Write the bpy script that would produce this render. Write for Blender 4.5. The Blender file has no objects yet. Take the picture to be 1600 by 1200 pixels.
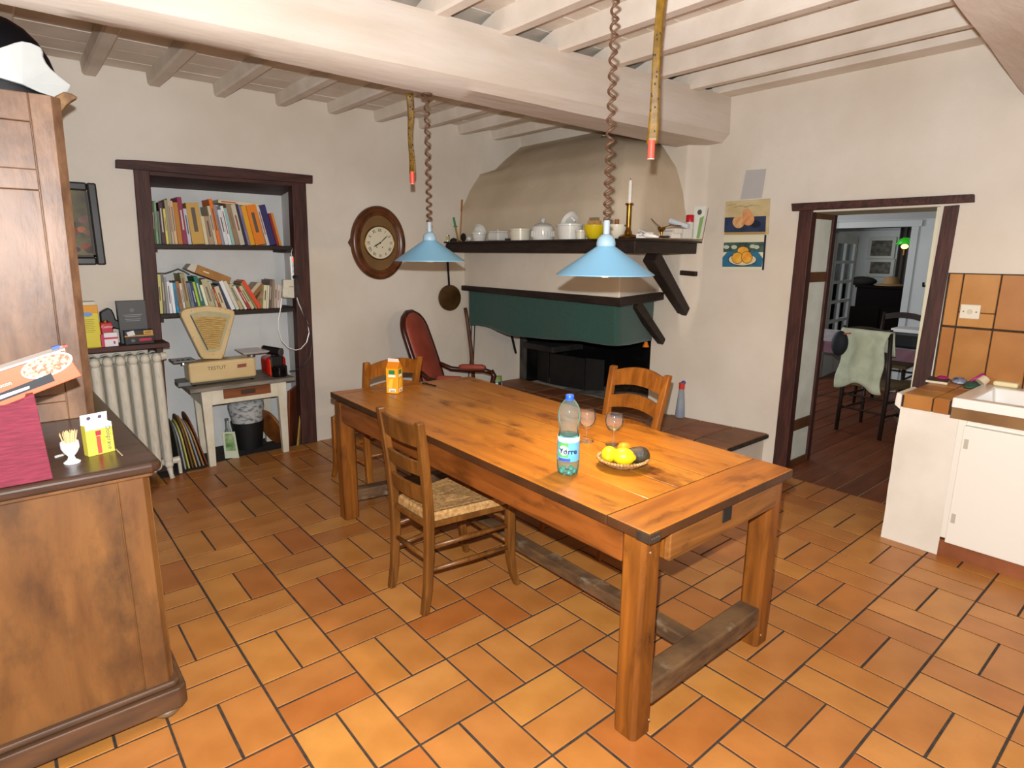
import bpy, bmesh, math, random
from mathutils import Vector as V, Matrix as Mx, noise as mnoise
random.seed(7)
sc = bpy.context.scene
col = sc.collection
R_ = math.radians

# ------------------------------------------------------------------ camera
FPX = 946.266
YAW, PIT, ROL = .8736, -.2114, .0074
CAM = V((-.5432, -2.6525, 1.539))
FW = V((math.cos(PIT)*math.cos(YAW), math.cos(PIT)*math.sin(YAW), math.sin(PIT)))
_r = FW.cross(V((0, 0, 1))).normalized(); _u = _r.cross(FW)
RT = _r*math.cos(ROL) + _u*math.sin(ROL); UP = -_r*math.sin(ROL) + _u*math.cos(ROL)
cam_d = bpy.data.cameras.new('camera'); cam_d.sensor_width = 36; cam_d.lens = FPX/1600*36
cam_d.clip_start = .02
cam = bpy.data.objects.new('camera', cam_d); col.objects.link(cam)
cam.matrix_world = Mx(((RT.x, UP.x, -FW.x, CAM.x), (RT.y, UP.y, -FW.y, CAM.y), (RT.z, UP.z, -FW.z, CAM.z), (0, 0, 0, 1)))
sc.camera = cam

# ------------------------------------------------------------------ world, lights, exposure
w = bpy.data.worlds.new('world'); sc.world = w; w.use_nodes = True
w.node_tree.nodes['Background'].inputs[0].default_value = (.62, .75, 1, 1)
w.node_tree.nodes['Background'].inputs[1].default_value = .8
sc.view_settings.view_transform = 'Standard'; sc.view_settings.look = 'None'
sc.view_settings.gamma = 1; sc.view_settings.exposure = 0.08; sc.view_settings.use_curve_mapping = False

def light(name, typ, loc, energy, color, target=None, **kw):
    d = bpy.data.lights.new(name, typ); d.energy = energy; d.color = color
    for k, v in kw.items(): setattr(d, k, v)
    o = bpy.data.objects.new(name, d); col.objects.link(o); o.location = loc
    if target is not None:
        o.rotation_euler = (V(target) - V(loc)).to_track_quat('-Z', 'Y').to_euler()
    return o
# the photographer's flash, just above the lens
light('camera_flash', 'SPOT', CAM + UP*.115 - RT*.012 + FW*.03, 470, (.93, .97, 1), CAM + UP*.1 + FW*5, spot_size=R_(140), spot_blend=.5, shadow_soft_size=.012)
# warm fill added at an unseen window behind the photographer; far room has daylight
light('warm_fill', 'AREA', (1.6, -4.05, 1.55), 11, (1, .84, .66), (1.6, 2, .7), shape='RECTANGLE', size=1.5, size_y=1.2)
light('far_room_daylight', 'AREA', (5.6, 2.2, 1.55), 46, (.97, .98, 1), (5.6, -1.5, .9), shape='RECTANGLE', size=1.3, size_y=1.2)
light('hall_daylight', 'AREA', (8.9, 1.6, 1.6), 20, (.95, .98, 1), (9, -1.5, 1.2), shape='RECTANGLE', size=1.2, size_y=1.2)

# ------------------------------------------------------------------ pixel helpers (direction only; depth from a known plane)
def ray(x, y): return FW + RT*((x-800)/FPX) + UP*((600-y)/FPX)
def on(x, y, ax, val):
    d = ray(x, y); return CAM + d*((val-CAM[ax])/d[ax])
def fl(x, y, z=0): return on(x, y, 2, z)
def wx(x, y, X): return on(x, y, 0, X)
def wy(x, y, Y): return on(x, y, 1, Y)
def proj(p):
    d = V(p)-CAM; z = d.dot(FW)
    return (800+FPX*d.dot(RT)/z, 600-FPX*d.dot(UP)/z, z)

# ------------------------------------------------------------------ materials
def lin(h):
    h = h.lstrip('#'); out = []
    for i in (0, 2, 4):
        c = int(h[i:i+2], 16)/255
        out.append(c/12.92 if c <= .04045 else ((c+.055)/1.055)**2.4)
    return tuple(out) + (1,)
MATS = {}
def mat(name, c1, rough=.6, c2=None, scale=8., stretch=(1, 1, 1), bump=0., bscale=None, metal=0., kind='noise', detail=4, spec=None, mixlo=.35, mixhi=.65, trans=0., ior=1.45, emit=None, estr=0., alpha=None, rand=None, sheen=0., stain=None, sscale=2.5, slo=.58, shi=.74):
    if name in MATS: return MATS[name]
    m = bpy.data.materials.new(name); m.use_nodes = True; nt = m.node_tree; b = nt.nodes['Principled BSDF']
    b.inputs['Base Color'].default_value = lin(c1); b.inputs['Roughness'].default_value = rough; b.inputs['Metallic'].default_value = metal
    b.inputs['IOR'].default_value = ior
    if spec is not None: b.inputs['Specular IOR Level'].default_value = spec
    if trans: b.inputs['Transmission Weight'].default_value = trans
    if sheen: b.inputs['Sheen Weight'].default_value = sheen
    if emit: b.inputs['Emission Color'].default_value = lin(emit); b.inputs['Emission Strength'].default_value = estr
    L = nt.links.new
    if c2 or bump:
        tc = nt.nodes.new('ShaderNodeTexCoord'); mp = nt.nodes.new('ShaderNodeMapping'); mp.inputs['Scale'].default_value = stretch
        L(tc.outputs['Object'], mp.inputs['Vector'])
        n = nt.nodes.new('ShaderNodeTexNoise'); n.inputs['Scale'].default_value = scale; n.inputs['Detail'].default_value = detail
        if kind == 'wood':
            n.inputs['Distortion'].default_value = 1.2
        L(mp.outputs[0], n.inputs['Vector'])
    if c2:
        mr = nt.nodes.new('ShaderNodeMapRange'); mr.inputs['From Min'].default_value = mixlo; mr.inputs['From Max'].default_value = mixhi
        L(n.outputs['Fac'], mr.inputs['Value'])
        mx = nt.nodes.new('ShaderNodeMix'); mx.data_type = 'RGBA'
        mx.inputs['A'].default_value = lin(c1); mx.inputs['B'].default_value = lin(c2)
        L(mr.outputs[0], mx.inputs['Factor'])
        last = mx.outputs['Result']
        if rand:
            oi = nt.nodes.new('ShaderNodeObjectInfo'); ge = nt.nodes.new('ShaderNodeNewGeometry')
            ad = nt.nodes.new('ShaderNodeMath'); ad.operation = 'ADD'; L(oi.outputs['Random'], ad.inputs[0]); L(ge.outputs['Random Per Island'], ad.inputs[1])
            fr = nt.nodes.new('ShaderNodeMath'); fr.operation = 'FRACT'; L(ad.outputs[0], fr.inputs[0])
            cr = nt.nodes.new('ShaderNodeValToRGB'); els = cr.color_ramp.elements
            for k, h in enumerate(rand):
                pos = k/(len(rand)-1)
                e = els[k] if k < 2 else els.new(pos)
                e.position = pos; e.color = lin(h)
            L(fr.outputs[0], cr.inputs['Fac'])
            m2 = nt.nodes.new('ShaderNodeMix'); m2.data_type = 'RGBA'; m2.blend_type = 'MULTIPLY'; m2.inputs['Factor'].default_value = 1
            L(last, m2.inputs['A']); L(cr.outputs['Color'], m2.inputs['B']); last = m2.outputs['Result']
        if stain:
            n3 = nt.nodes.new('ShaderNodeTexNoise'); n3.inputs['Scale'].default_value = sscale; n3.inputs['Detail'].default_value = 6; n3.inputs['Roughness'].default_value = .65
            mp3 = nt.nodes.new('ShaderNodeMapping'); mp3.inputs['Scale'].default_value = tuple(max(.6, c**.4) for c in stretch); mp3.inputs['Location'].default_value = (3.3, 1.7, 5.1)
            L(tc.outputs['Object'], mp3.inputs['Vector']); L(mp3.outputs[0], n3.inputs['Vector'])
            r3 = nt.nodes.new('ShaderNodeMapRange'); r3.inputs['From Min'].default_value = slo; r3.inputs['From Max'].default_value = shi; L(n3.outputs['Fac'], r3.inputs['Value'])
            m3 = nt.nodes.new('ShaderNodeMix'); m3.data_type = 'RGBA'; L(r3.outputs[0], m3.inputs['Factor']); L(last, m3.inputs['A']); m3.inputs['B'].default_value = lin(stain); last = m3.outputs['Result']
        L(last, b.inputs['Base Color'])
    if bump:
        n2 = nt.nodes.new('ShaderNodeTexNoise'); n2.inputs['Scale'].default_value = bscale or scale; n2.inputs['Detail'].default_value = 5
        L(mp.outputs[0], n2.inputs['Vector'])
        bp = nt.nodes.new('ShaderNodeBump'); bp.inputs['Strength'].default_value = bump; bp.inputs['Distance'].default_value = .01
        L(n2.outputs['Fac'], bp.inputs['Height']); L(bp.outputs[0], b.inputs['Normal'])
    MATS[name] = m
    return m
def thin(name, tint, rough=.03, blend=.25, gl='ffffff', haze=0.):
    if name in MATS: return MATS[name]
    m = bpy.data.materials.new(name); m.use_nodes = True; nt = m.node_tree; nt.nodes.remove(nt.nodes['Principled BSDF'])
    t = nt.nodes.new('ShaderNodeBsdfTransparent'); t.inputs[0].default_value = lin(tint)
    g = nt.nodes.new('ShaderNodeBsdfGlossy'); g.inputs['Roughness'].default_value = rough; g.inputs['Color'].default_value = lin(gl)
    lw = nt.nodes.new('ShaderNodeLayerWeight'); lw.inputs['Blend'].default_value = blend
    mx = nt.nodes.new('ShaderNodeMixShader'); nt.links.new(lw.outputs['Fresnel'], mx.inputs[0]); nt.links.new(t.outputs[0], mx.inputs[1]); nt.links.new(g.outputs[0], mx.inputs[2])
    out = mx.outputs[0]
    if haze:  # pale diffuse share mixed in to imitate whitish reflections on clear surfaces
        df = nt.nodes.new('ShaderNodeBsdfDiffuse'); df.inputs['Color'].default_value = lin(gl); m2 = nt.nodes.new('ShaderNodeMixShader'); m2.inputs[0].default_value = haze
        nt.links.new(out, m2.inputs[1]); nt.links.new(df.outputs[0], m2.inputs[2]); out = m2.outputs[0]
    nt.links.new(out, nt.nodes['Material Output'].inputs['Surface']); MATS[name] = m
    return m
def plain(h, rough=.55, **k): return mat('paint_'+h+('_%d' % int(rough*100)) + ''.join(sorted(k)), h, rough, **k)

PLASTER = mat('plaster', 'dcd2c4', .85, 'cfc3b2', 1.3, bump=.35, bscale=14, spec=.2)
PLASTER_N = mat('niche_plaster', 'd8d6d2', .85, 'cac8c4', 2.5, bump=.35, bscale=14, spec=.2)
HOODP = mat('hood_plaster', 'cebda4', .9, 'c0ae94', 2., bump=.25, bscale=12, spec=.15)
SOOT = mat('soot', '0b0a09', .95, '2a2622', 3.5, bump=.5, bscale=9, spec=.1, mixlo=.45, mixhi=.8)
CEILP = mat('ceiling_paint', 'e0d4c6', .75, 'd2c5b4', 4, stretch=(1, 1, 1), bump=.25, bscale=20, spec=.25)
BEAMP = mat('beam_paint', 'd2c6ba', .75, 'c6b8a8', 3, stretch=(.5, 3, 3), bump=.35, bscale=10, spec=.25)
GROUT = mat('grout', '3e332a', .9, '2a221c', 30, bump=.3)
TILE = mat('terracotta_tile', 'bc8850', .36, 'ac7842', 5, bump=.06, bscale=40, rand=('dcc0a4', 'fff0d4', 'ecd2b8', 'fff4cc', 'e0b898', 'f4dfc0'), spec=.5)
TILEW = mat('wall_tile', 'c4975c', .35, 'b4864a', 6, bump=.05, rand=('e8c8a8', 'fff0d0', 'd8b090'))
HEARTHT = mat('hearth_tile', '9c6c48', .55, '855839', 6, bump=.1, rand=('d8d0c8', 'ffffff', 'e0c0b0'))
WOODT = mat('table_wood', 'c8882e', .3, '9c5e1e', 2.4, stretch=(6, .8, 6), kind='wood', bump=.05, bscale=12, mixlo=.25, mixhi=.8, rand=('e8d8c8', 'ffffff', 'f4e4d0'), stain='5e300c', sscale=4., slo=.54, shi=.70)
WOODTX = mat('table_wood_cross', 'b26c22', .34, '864a16', 2.4, stretch=(.8, 6, 6), kind='wood', bump=.06, bscale=12, mixlo=.3, mixhi=.75, stain='56290a', sscale=4.)
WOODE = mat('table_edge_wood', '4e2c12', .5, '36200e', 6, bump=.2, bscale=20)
WOODL = mat('table_leg_wood', '8e5218', .42, '5e330e', 2.4, stretch=(6, 6, .8), kind='wood', bump=.12, bscale=10, mixlo=.3, mixhi=.7, stain='3c200a', sscale=4.)
WOODA = mat('table_apron_wood', '84481a', .4, '5c300e', 2.4, stretch=(4, .8, 6), kind='wood', bump=.08, bscale=10, stain='3e200a', sscale=3.)
WOODS = mat('worn_stretcher_wood', '6a4c2e', .65, '48321e', 4, stretch=(2, 2, 6), bump=.25, bscale=14, stain='8a7a64', sscale=5.)
CHAIRW = mat('chair_wood', '74481c', .36, '583412', 3, stretch=(8, 8, 1), kind='wood', bump=.05)
CHAIRH = mat('honey_chair_wood', '9c5c1e', .35, '7a4414', 3, stretch=(8, 8, 1), kind='wood', bump=.05)
RUSH = mat('rush', 'bc9058', .8, '966e3c', 60, stretch=(1, 1, 1), bump=.5, bscale=90)
DRESS = mat('dresser_wood', '7c5228', .5, '5c381a', 2., stretch=(4, 4, .8), kind='wood', bump=.12, bscale=16, mixlo=.3, mixhi=.7, stain='3a2616', sscale=3.2, slo=.48, shi=.75)
DRESSU = mat('dresser_upper_wood', '9a7456', .42, '70503a', 2., stretch=(3, 3, .7), kind='wood', bump=.12, bscale=16, mixlo=.3, mixhi=.7, stain='442c1e', sscale=3.2, slo=.46, shi=.74)
DRESSD = mat('dresser_dark_wood', '4a3326', .3, '36241a', 3, stretch=(1, 5, 5), kind='wood', bump=.06)
TIMBER = mat('stained_timber', '4c2820', .6, '341a14', 3, stretch=(6, 6, 1), kind='wood', bump=.25, bscale=10)
TIMBERX = mat('stained_timber_lintel', '4c2820', .6, '301812', 3, stretch=(1, 6, 6), kind='wood', bump=.35, bscale=10)
MANTEL = mat('mantel_wood', '2a1c15', .6, '180f0b', 3, stretch=(2, 2, 6), kind='wood', bump=.25, bscale=10)
CREAM = mat('cream_enamel', 'd9bf8e', .3, 'd0b480', 5)
WHITEW = mat('white_paint_worn', 'e0d6c0', .55, 'd2c6ac', 9, bump=.1)
WHITE = mat('white_enamel', 'ecebe4', .25)
PORC = mat('porcelain', 'dcdad2', .2, 'cfccc4', 5)
BLACK = mat('black_plastic', '141314', .4)
IRON = mat('iron', '100e0d', .7, '1a1613', 8, bump=.3)
BRASS = mat('brass', '9c7430', .3, '6a4a1c', 12, metal=.9)
STEEL = mat('steel', '9a9a98', .35, metal=.9)
LAMPB = mat('lamp_blue', '6c98b0', .38)
LAMPW = mat('lamp_white_inside', 'e8e4da', .5)
GREY = mat('grey_plastic', 'a9abad', .4)
VAL = mat('valance_cloth', '2a5046', .9, '22443c', 120, bump=.2, sheen=.2)
LEATH = mat('armchair_leather', 'a24c38', .5, '8a3c2c', 5, bump=.08)
MAHOG = mat('mahogany', '4a2016', .3, '35140d', 4, stretch=(4, 4, 1))
PAPERC = mat('page_paper', 'cbbfa4', .85, 'b8aa8c', 40, stretch=(30, 1, 1))
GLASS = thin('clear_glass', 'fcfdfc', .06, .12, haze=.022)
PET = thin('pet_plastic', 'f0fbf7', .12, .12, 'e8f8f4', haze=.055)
WATER = thin('water', 'e4f6f2', .04, .08)
PANE = thin('window_pane', 'd8e0e0', .05, .2)
CARDB = mat('cardboard', 'b08048', .8, '9c6e3a', 10)
FLY = mat('fly_paper', '7c5a10', .45, '583e08', 25, bump=.2)
REDP = plain('c8231e', .45)
RADP = mat('radiator_paint', 'd4ccba', .5, 'b8ae98', 25, stretch=(3, 3, .6), bump=.1, mixlo=.5, mixhi=.85)

# ------------------------------------------------------------------ mesh builder
class MB:
    def __init__(s): s.v = []; s.f = []
    def add(s, vs, fs, M=None):
        o = len(s.v)
        for p in vs:
            p = V(p); s.v.append(M @ p if M else p)
        for f in fs: s.f.append([i+o for i in f])
        return s
    def box(s, x0, x1, y0, y1, z0, z1, M=None):
        return s.add([(x0, y0, z0), (x1, y0, z0), (x1, y1, z0), (x0, y1, z0), (x0, y0, z1), (x1, y0, z1), (x1, y1, z1), (x0, y1, z1)],
                     [(0, 3, 2, 1), (4, 5, 6, 7), (0, 1, 5, 4), (1, 2, 6, 5), (2, 3, 7, 6), (3, 0, 4, 7)], M)
    def hexa(s, lo, hi):   # four lower and four upper points, same winding
        return s.add(list(lo)+list(hi), [(0, 3, 2, 1), (4, 5, 6, 7), (0, 1, 5, 4), (1, 2, 6, 5), (2, 3, 7, 6), (3, 0, 4, 7)])
    def bar(s, p, q, w, h, up=(0, 0, 1), w2=None, h2=None):
        p, q = V(p), V(q); d = (q-p).normalized(); u = V(up)
        side = d.cross(u)
        if side.length < 1e-4: side = d.cross(V((1, 0, 0)))
        side.normalize(); u = side.cross(d); w2 = w if w2 is None else w2; h2 = h if h2 is None else h2
        a = [p+side*w*sx/2+u*h*sy/2 for sx, sy in ((-1, -1), (1, -1), (1, 1), (-1, 1))]
        b = [q+side*w2*sx/2+u*h2*sy/2 for sx, sy in ((-1, -1), (1, -1), (1, 1), (-1, 1))]
        return s.add(a+b, [(0, 1, 2, 3), (7, 6, 5, 4), (0, 4, 5, 1), (1, 5, 6, 2), (2, 6, 7, 3), (3, 7, 4, 0)])
    def tube(s, pts, r, n=8, cap=True):
        pts = [V(p) for p in pts]; rs = r if isinstance(r, (list, tuple)) else [r]*len(pts)
        o = len(s.v); prev = None
        for i, p in enumerate(pts):
            d = (pts[min(i+1, len(pts)-1)] - pts[max(i-1, 0)]).normalized()
            if prev is None:
                a = V((0, 0, 1)) if abs(d.z) < .9 else V((1, 0, 0)); prev = d.cross(a).normalized()
            else:
                prev = (prev - d*prev.dot(d)).normalized()
            b = d.cross(prev)
            for k in range(n):
                t = 2*math.pi*k/n; s.v.append(p + (prev*math.cos(t)+b*math.sin(t))*rs[i])
        for i in range(len(pts)-1):
            for k in range(n):
                a0 = o+i*n+k; a1 = o+i*n+(k+1) % n
                s.f.append([a0, a1, a1+n, a0+n])
        if cap:
            s.f.append([o+k for k in range(n)][::-1]); e = o+(len(pts)-1)*n; s.f.append([e+k for k in range(n)])
        return s
    def lathe(s, prof, n=28, M=None, sx=1, sy=1):
        o = len(s.v); vs = []; fs = []; rings = []
        for r, z in prof:
            if r < 1e-6: rings.append([len(vs)]); vs.append(V((0, 0, z)))
            else:
                rings.append(list(range(len(vs), len(vs)+n)))
                for k in range(n):
                    t = 2*math.pi*k/n; vs.append(V((r*math.cos(t)*sx, r*math.sin(t)*sy, z)))
        for a, b in zip(rings, rings[1:]):
            if len(a) == 1 and len(b) == 1: continue
            for k in range(n):
                if len(a) == 1: fs.append([a[0], b[(k+1) % n], b[k]])
                elif len(b) == 1: fs.append([a[k], a[(k+1) % n], b[0]])
                else: fs.append([a[k], a[(k+1) % n], b[(k+1) % n], b[k]])
        return s.add(vs, fs, M)
    def prism(s, poly, z0, z1, M=None):
        n = len(poly)
        vs = [(x, y, z0) for x, y in poly] + [(x, y, z1) for x, y in poly]
        fs = [list(range(n))[::-1], [n+i for i in range(n)]] + [[i, (i+1) % n, n+(i+1) % n, n+i] for i in range(n)]
        return s.add(vs, fs, M)
    def extr(s, pts, d):   # polygon of 3D points pushed along d
        n = len(pts); d = V(d); pts = [V(p) for p in pts]
        return s.add(pts + [p+d for p in pts], [list(range(n))[::-1], [n+i for i in range(n)]] + [[i, (i+1) % n, n+(i+1) % n, n+i] for i in range(n)])
    def grid(s, fn, nu, nv, closed=False):
        o = len(s.v)
        for i in range(nu+1):
            for j in range(nv+1): s.v.append(V(fn(i/nu, j/nv)))
        for i in range(nu):
            for j in range(nv):
                a = o+i*(nv+1)+j; s.f.append([a, a+nv+1, a+nv+2, a+1])
        return s
    def sphere(s, c, rx, ry=None, rz=None, n=16, m=10, M=None):
        ry = ry or rx; rz = rz or rx
        prof = [(math.sin(math.pi*i/m), -math.cos(math.pi*i/m)) for i in range(m+1)]
        prof[0] = (0, -1); prof[-1] = (0, 1)
        T = Mx.Translation(V(c)) @ Mx.Diagonal((rx, ry, rz, 1))
        return s.lathe(prof, n, (M @ T) if M else T)
    def build(s, name, m, parent=None, smooth=False, bevel=0., bseg=2, world=True, solid=0., subsurf=0, fix=True):
        me = bpy.data.meshes.new(name)
        vs = s.v
        if parent is not None and world:
            inv = parent_matrix(parent).inverted(); vs = [inv @ p for p in vs]
        me.from_pydata([tuple(p) for p in vs], [], s.f); me.validate()
        if fix:
            bm = bmesh.new(); bm.from_mesh(me); bmesh.ops.recalc_face_normals(bm, faces=bm.faces); bm.to_mesh(me); bm.free()
        o = bpy.data.objects.new(name, me); col.objects.link(o)
        me.materials.append(m)
        if smooth:
            for p in me.polygons: p.use_smooth = True
            if smooth == 'auto':
                me.set_sharp_from_angle(angle=R_(38))
        if parent is not None: o.parent = parent
        if solid:
            md = o.modifiers.new('solid', 'SOLIDIFY'); md.thickness = solid; md.offset = 0
        if bevel:
            md = o.modifiers.new('bevel', 'BEVEL'); md.width = bevel; md.segments = bseg; md.limit_method = 'ANGLE'; md.angle_limit = R_(40)
        if subsurf:
            md = o.modifiers.new('sub', 'SUBSURF'); md.levels = subsurf; md.render_levels = subsurf
        return o

def parent_matrix(o):
    m = o.matrix_basis.copy()
    while o.parent: o = o.parent; m = o.matrix_basis @ m
    return m
def tag(o, label, cat, group=None, kind=None):
    o['label'] = label
    if cat: o['category'] = cat
    if group: o['group'] = group
    if kind: o['kind'] = kind
    return o
def thing(name, label, cat, loc=(0, 0, 0), rz=0, group=None, kind=None, rx=0, ry=0):
    o = bpy.data.objects.new(name, None); col.objects.link(o); o.empty_display_size = .1
    o.location = loc; o.rotation_euler = (rx, ry, rz)
    return tag(o, label, cat, group, kind)
def struct(name, mb, m, label=None, **k):
    o = mb.build(name, m, **k); o['kind'] = 'structure'
    if label: o['label'] = label
    return o
def struct_empty(name, label=None):
    o = bpy.data.objects.new(name, None); col.objects.link(o); o['kind'] = 'structure'
    if label: o['label'] = label
    return o
def text(s, size, parent, M, m, name='lettering', ext=.0004, align='CENTER', sx=1., bold=0.):
    c = bpy.data.curves.new(name, 'FONT'); c.body = s; c.size = size; c.extrude = ext; c.align_x = align; c.align_y = 'CENTER'
    c.resolution_u = 3; c.offset = bold
    t = bpy.data.objects.new(name+'_tmp', c); col.objects.link(t)
    bpy.context.view_layer.update()
    me = bpy.data.meshes.new_from_object(t.evaluated_get(bpy.context.evaluated_depsgraph_get()))
    bpy.data.objects.remove(t)
    M2 = parent_matrix(parent).inverted() @ M @ Mx.Diagonal((sx, 1, 1, 1))
    me.transform(M2); me.materials.clear(); me.materials.append(m)
    o = bpy.data.objects.new(name, me); col.objects.link(o); o.parent = parent
    return o
def frame(o, xa, ya):      # matrix with local x along xa, local y along ya
    xa = V(xa).normalized(); ya = V(ya); ya = (ya - xa*ya.dot(xa)).normalized(); za = xa.cross(ya)
    return Mx(((xa.x, ya.x, za.x, o[0]), (xa.y, ya.y, za.y, o[1]), (xa.z, ya.z, za.z, o[2]), (0, 0, 0, 1)))
def T(x, y, z): return Mx.Translation((x, y, z))
def copy_tree(o, parent=None):
    c = o.copy(); col.objects.link(c); c.parent = parent
    for ch in list(o.children): copy_tree(ch, c)
    return c

# ------------------------------------------------------------------ the room
XL, YB, YA, XB, XF = -.92, -4.25, 2.10, 3.66, 3.52     # left wall, wall behind camera, back wall, right wall, right wall at the fireplace
ZJ, ZC = 2.585, 2.66

# floor: basket-weave terracotta, square blocks of two tiles
S = .30
fb = MB().box(XL-.1, 3.603, YB-.1, 2.5, -.12, -.0028)
floor = struct('floor', fb, GROUT)
def tile_mesh(name, lx, ly, h=.004, c=.0018, m=TILE):
    me = bpy.data.meshes.new(name)
    a, b = lx/2, ly/2
    vs = [(-a, -b, -h), (a, -b, -h), (a, b, -h), (-a, b, -h), (-a, -b, -.0012), (a, -b, -.0012), (a, b, -.0012), (-a, b, -.0012),
          (-a+c, -b+c, 0), (a-c, -b+c, 0), (a-c, b-c, 0), (-a+c, b-c, 0)]
    fs = [(8, 9, 10, 11)]
    for k in range(4):
        n = (k+1) % 4
        fs += [(k, n, 4+n, 4+k), (4+k, 4+n, 8+n, 8+k)]
    me.from_pydata(vs, [], fs); me.materials.append(m)
    return me
G = .0085
tm = {0: tile_mesh('tile', S-G, S/2-G), 1: tile_mesh('tile_turned', S/2-G, S-G)}
cand = []
for j in range(-4, 14):
    for i in range(-9, 15):
        x0, y0 = j*S, -(i+1)*S
        odd = (i+j) % 2
        for k in (0, 1):
            c = (x0+S/2, y0+S/4+k*S/2) if odd == 0 else (x0+S/4+k*S/2, y0+S/2)
            if c[0] < XL-.1 or c[0] > 3.6 or c[1] < YB or c[1] > 2.48: continue
            if c[1] > 2.2 and not (.2 < c[0] < 1.35): continue
            if c[0] > 3.6 and not (-1.55 < c[1] < -.6): continue
            px, py, d = proj((c[0], c[1], 0))
            vis = d > .3 and -60 < px < 1660 and 0 < py < 1290
            hid = (c[0] < -.32 and -.5 < c[1] < .7) or (c[0] > 3.2 and c[1] < -1.65) or (c[1] > -.2 and c[0] > 3.25) or py > 1215 or px < -40 or px > 1640
            cand.append((vis and not hid, -d, c, odd))
cand.sort(key=lambda t: (not t[0], -t[1]))
rest = MB()
for n, (vis, d, c, odd) in enumerate(cand):
    if vis and n < 300:
        o = bpy.data.objects.new('floor_tile', tm[odd]); col.objects.link(o)
        o.location = (c[0]+random.uniform(-.001, .001), c[1]+random.uniform(-.001, .001), random.uniform(-.0008, .0004))
        o.rotation_euler = (random.uniform(-.002, .002), random.uniform(-.002, .002), random.uniform(-.004, .004)); o.parent = floor
    else:
        me = tm[odd]; rest.add([v.co + V((c[0], c[1], 0)) for v in me.vertices], [list(p.vertices) for p in me.polygons])
ro = rest.build('floor_tiles_beyond', TILE, floor, fix=False); ro['kind'] = 'stuff'

# ceiling: boards, joists and two beams
ZN = 2.735   # boards stand higher on the near side of the beam
ceil_ = struct('ceiling', MB().box(XL-.1, XB+.1, YB-.1, 2.5, ZN+.018, ZN+.1), CEILP)
y = YB
while y < YA:
    wd = min(random.uniform(.17, .23), YA-y)
    zc_ = ZN if y < .05 else ZC
    MB().box(XL, XB, y+.002, y+wd-.002, zc_+random.uniform(0, .004), zc_+.02).build('ceiling_board', CEILP, ceil_, bevel=.003, bseg=1); y += wd
jx = [-.82, -.41, -.005, .35, .755, 1.165, 1.555, 1.96, 2.38, 2.775, 3.165]
for k, x in enumerate(jx):
    wv = .085
    m = MB()
    def jf(u, v, x=x, wv=wv, k=k):
        yy = YB + (YA-YB)*u
        wob = .006*math.sin(yy*2.1+k*1.7); near = .042*min(1, max(0, (.25-yy)/.2))
        c = [(x, ZC+.005), (x+.004, ZJ+.012), (x+.014, ZJ), (x+wv-.014, ZJ), (x+wv-.004, ZJ+.012), (x+wv, ZC+.005)][round(v*5)]
        return (c[0]+wob, yy, c[1]+.4*wob+(near if c[1] < ZC else near*1.85))
    m.grid(jf, 24, 5).build('joist', CEILP, ceil_, fix=False)
MB().box(3.50, XB+.02, YB, .0, 2.652, ZN+.01).build('joist', CEILP, ceil_, bevel=.006)
# main beam, rough hewn, slightly askew
def beam_fn(pts0, pts1, amp, seed):
    n = len(pts0)
    def f(u, v):
        k = round(v*n) % n
        a, b = V(pts0[k]), V(pts1[k]); p = a.lerp(b, u)
        q = mnoise.noise(V((p.x*1.6+seed, k*3.1, 0)))
        return (p.x, p.y+amp*q, p.z+amp*.7*mnoise.noise(V((p.x*1.9, k*2.2+seed, 5))))
    return f
def bsec(x, pts): return [(x, a, b) for a, b in pts]
BL = [(.010, 2.62), (.008, 2.362), (.05, 2.338), (.095, 2.33), (.25, 2.42), (.27, 2.75)]
BR = [(-.063, 2.655), (-.076, 2.405), (-.02, 2.345), (.285, 2.338), (.30, 2.40), (.31, 2.75)]
m = MB(); s0 = bsec(XL-.05, BL); s1 = bsec(XB+.05, BR)
m.grid(beam_fn(s0, s1, .005, 2.), 60, 6)
m.build('beam', BEAMP, ceil_, smooth='auto')
m = MB(); s0 = bsec(XL-.05, [(a-2.4, b) for a, b in BR]); s1 = bsec(XB+.05, [(a-2.06, b) for a, b in BR])
m.grid(beam_fn(s0, s1, .01, 9.), 40, 6)
m.build('beam', BEAMP, ceil_, smooth='auto')

# back wall (with the alcove), gently uneven
def uneven(p, n, a=.006):
    p = V(p); return p + V(n)*a*(mnoise.noise(p*1.3)+.4*mnoise.noise(p*4))
def panel(m, p00, p10, p11, p01, nu, nv, n, a=.006):
    p00, p10, p11, p01 = map(V, (p00, p10, p11, p01))
    def f(u, v):
        return uneven(p00.lerp(p10, u).lerp(p01.lerp(p11, u), v), n, a)
    m.grid(f, nu, nv)
NX0, NX1, NXB0, NXB1, NZ, NY = .30, 1.27, .24, 1.23, 2.062, 2.45
m = MB(); N = (0, 1, 0)
panel(m, (XL, YA, 0), (.235, YA, 0), (NX0, YA, NZ), (XL, YA, NZ), 14, 24, N)
panel(m, (1.23, YA, 0), (XF+.05, YA, 0), (XF+.05, YA, NZ), (NX1, YA, NZ), 26, 24, N)
panel(m, (XL, YA, NZ), (XF+.05, YA, NZ), (XF+.05, YA, 2.80), (XL, YA, 2.80), 40, 8, N)
struct('wall_back', m, PLASTER, smooth=True, fix=False)
m = MB()
panel(m, (.18, NY, 0), (1.33, NY, 0), (1.33, NY, NZ+.08), (.18, NY, NZ+.08), 14, 24, N, .008)
panel(m, (1.25, YA-.005, 0), (1.25, NY+.02, 0), (1.29, NY+.02, NZ+.05), (1.29, YA-.005, NZ+.05), 5, 24, (1, 0, 0), .006)
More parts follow.
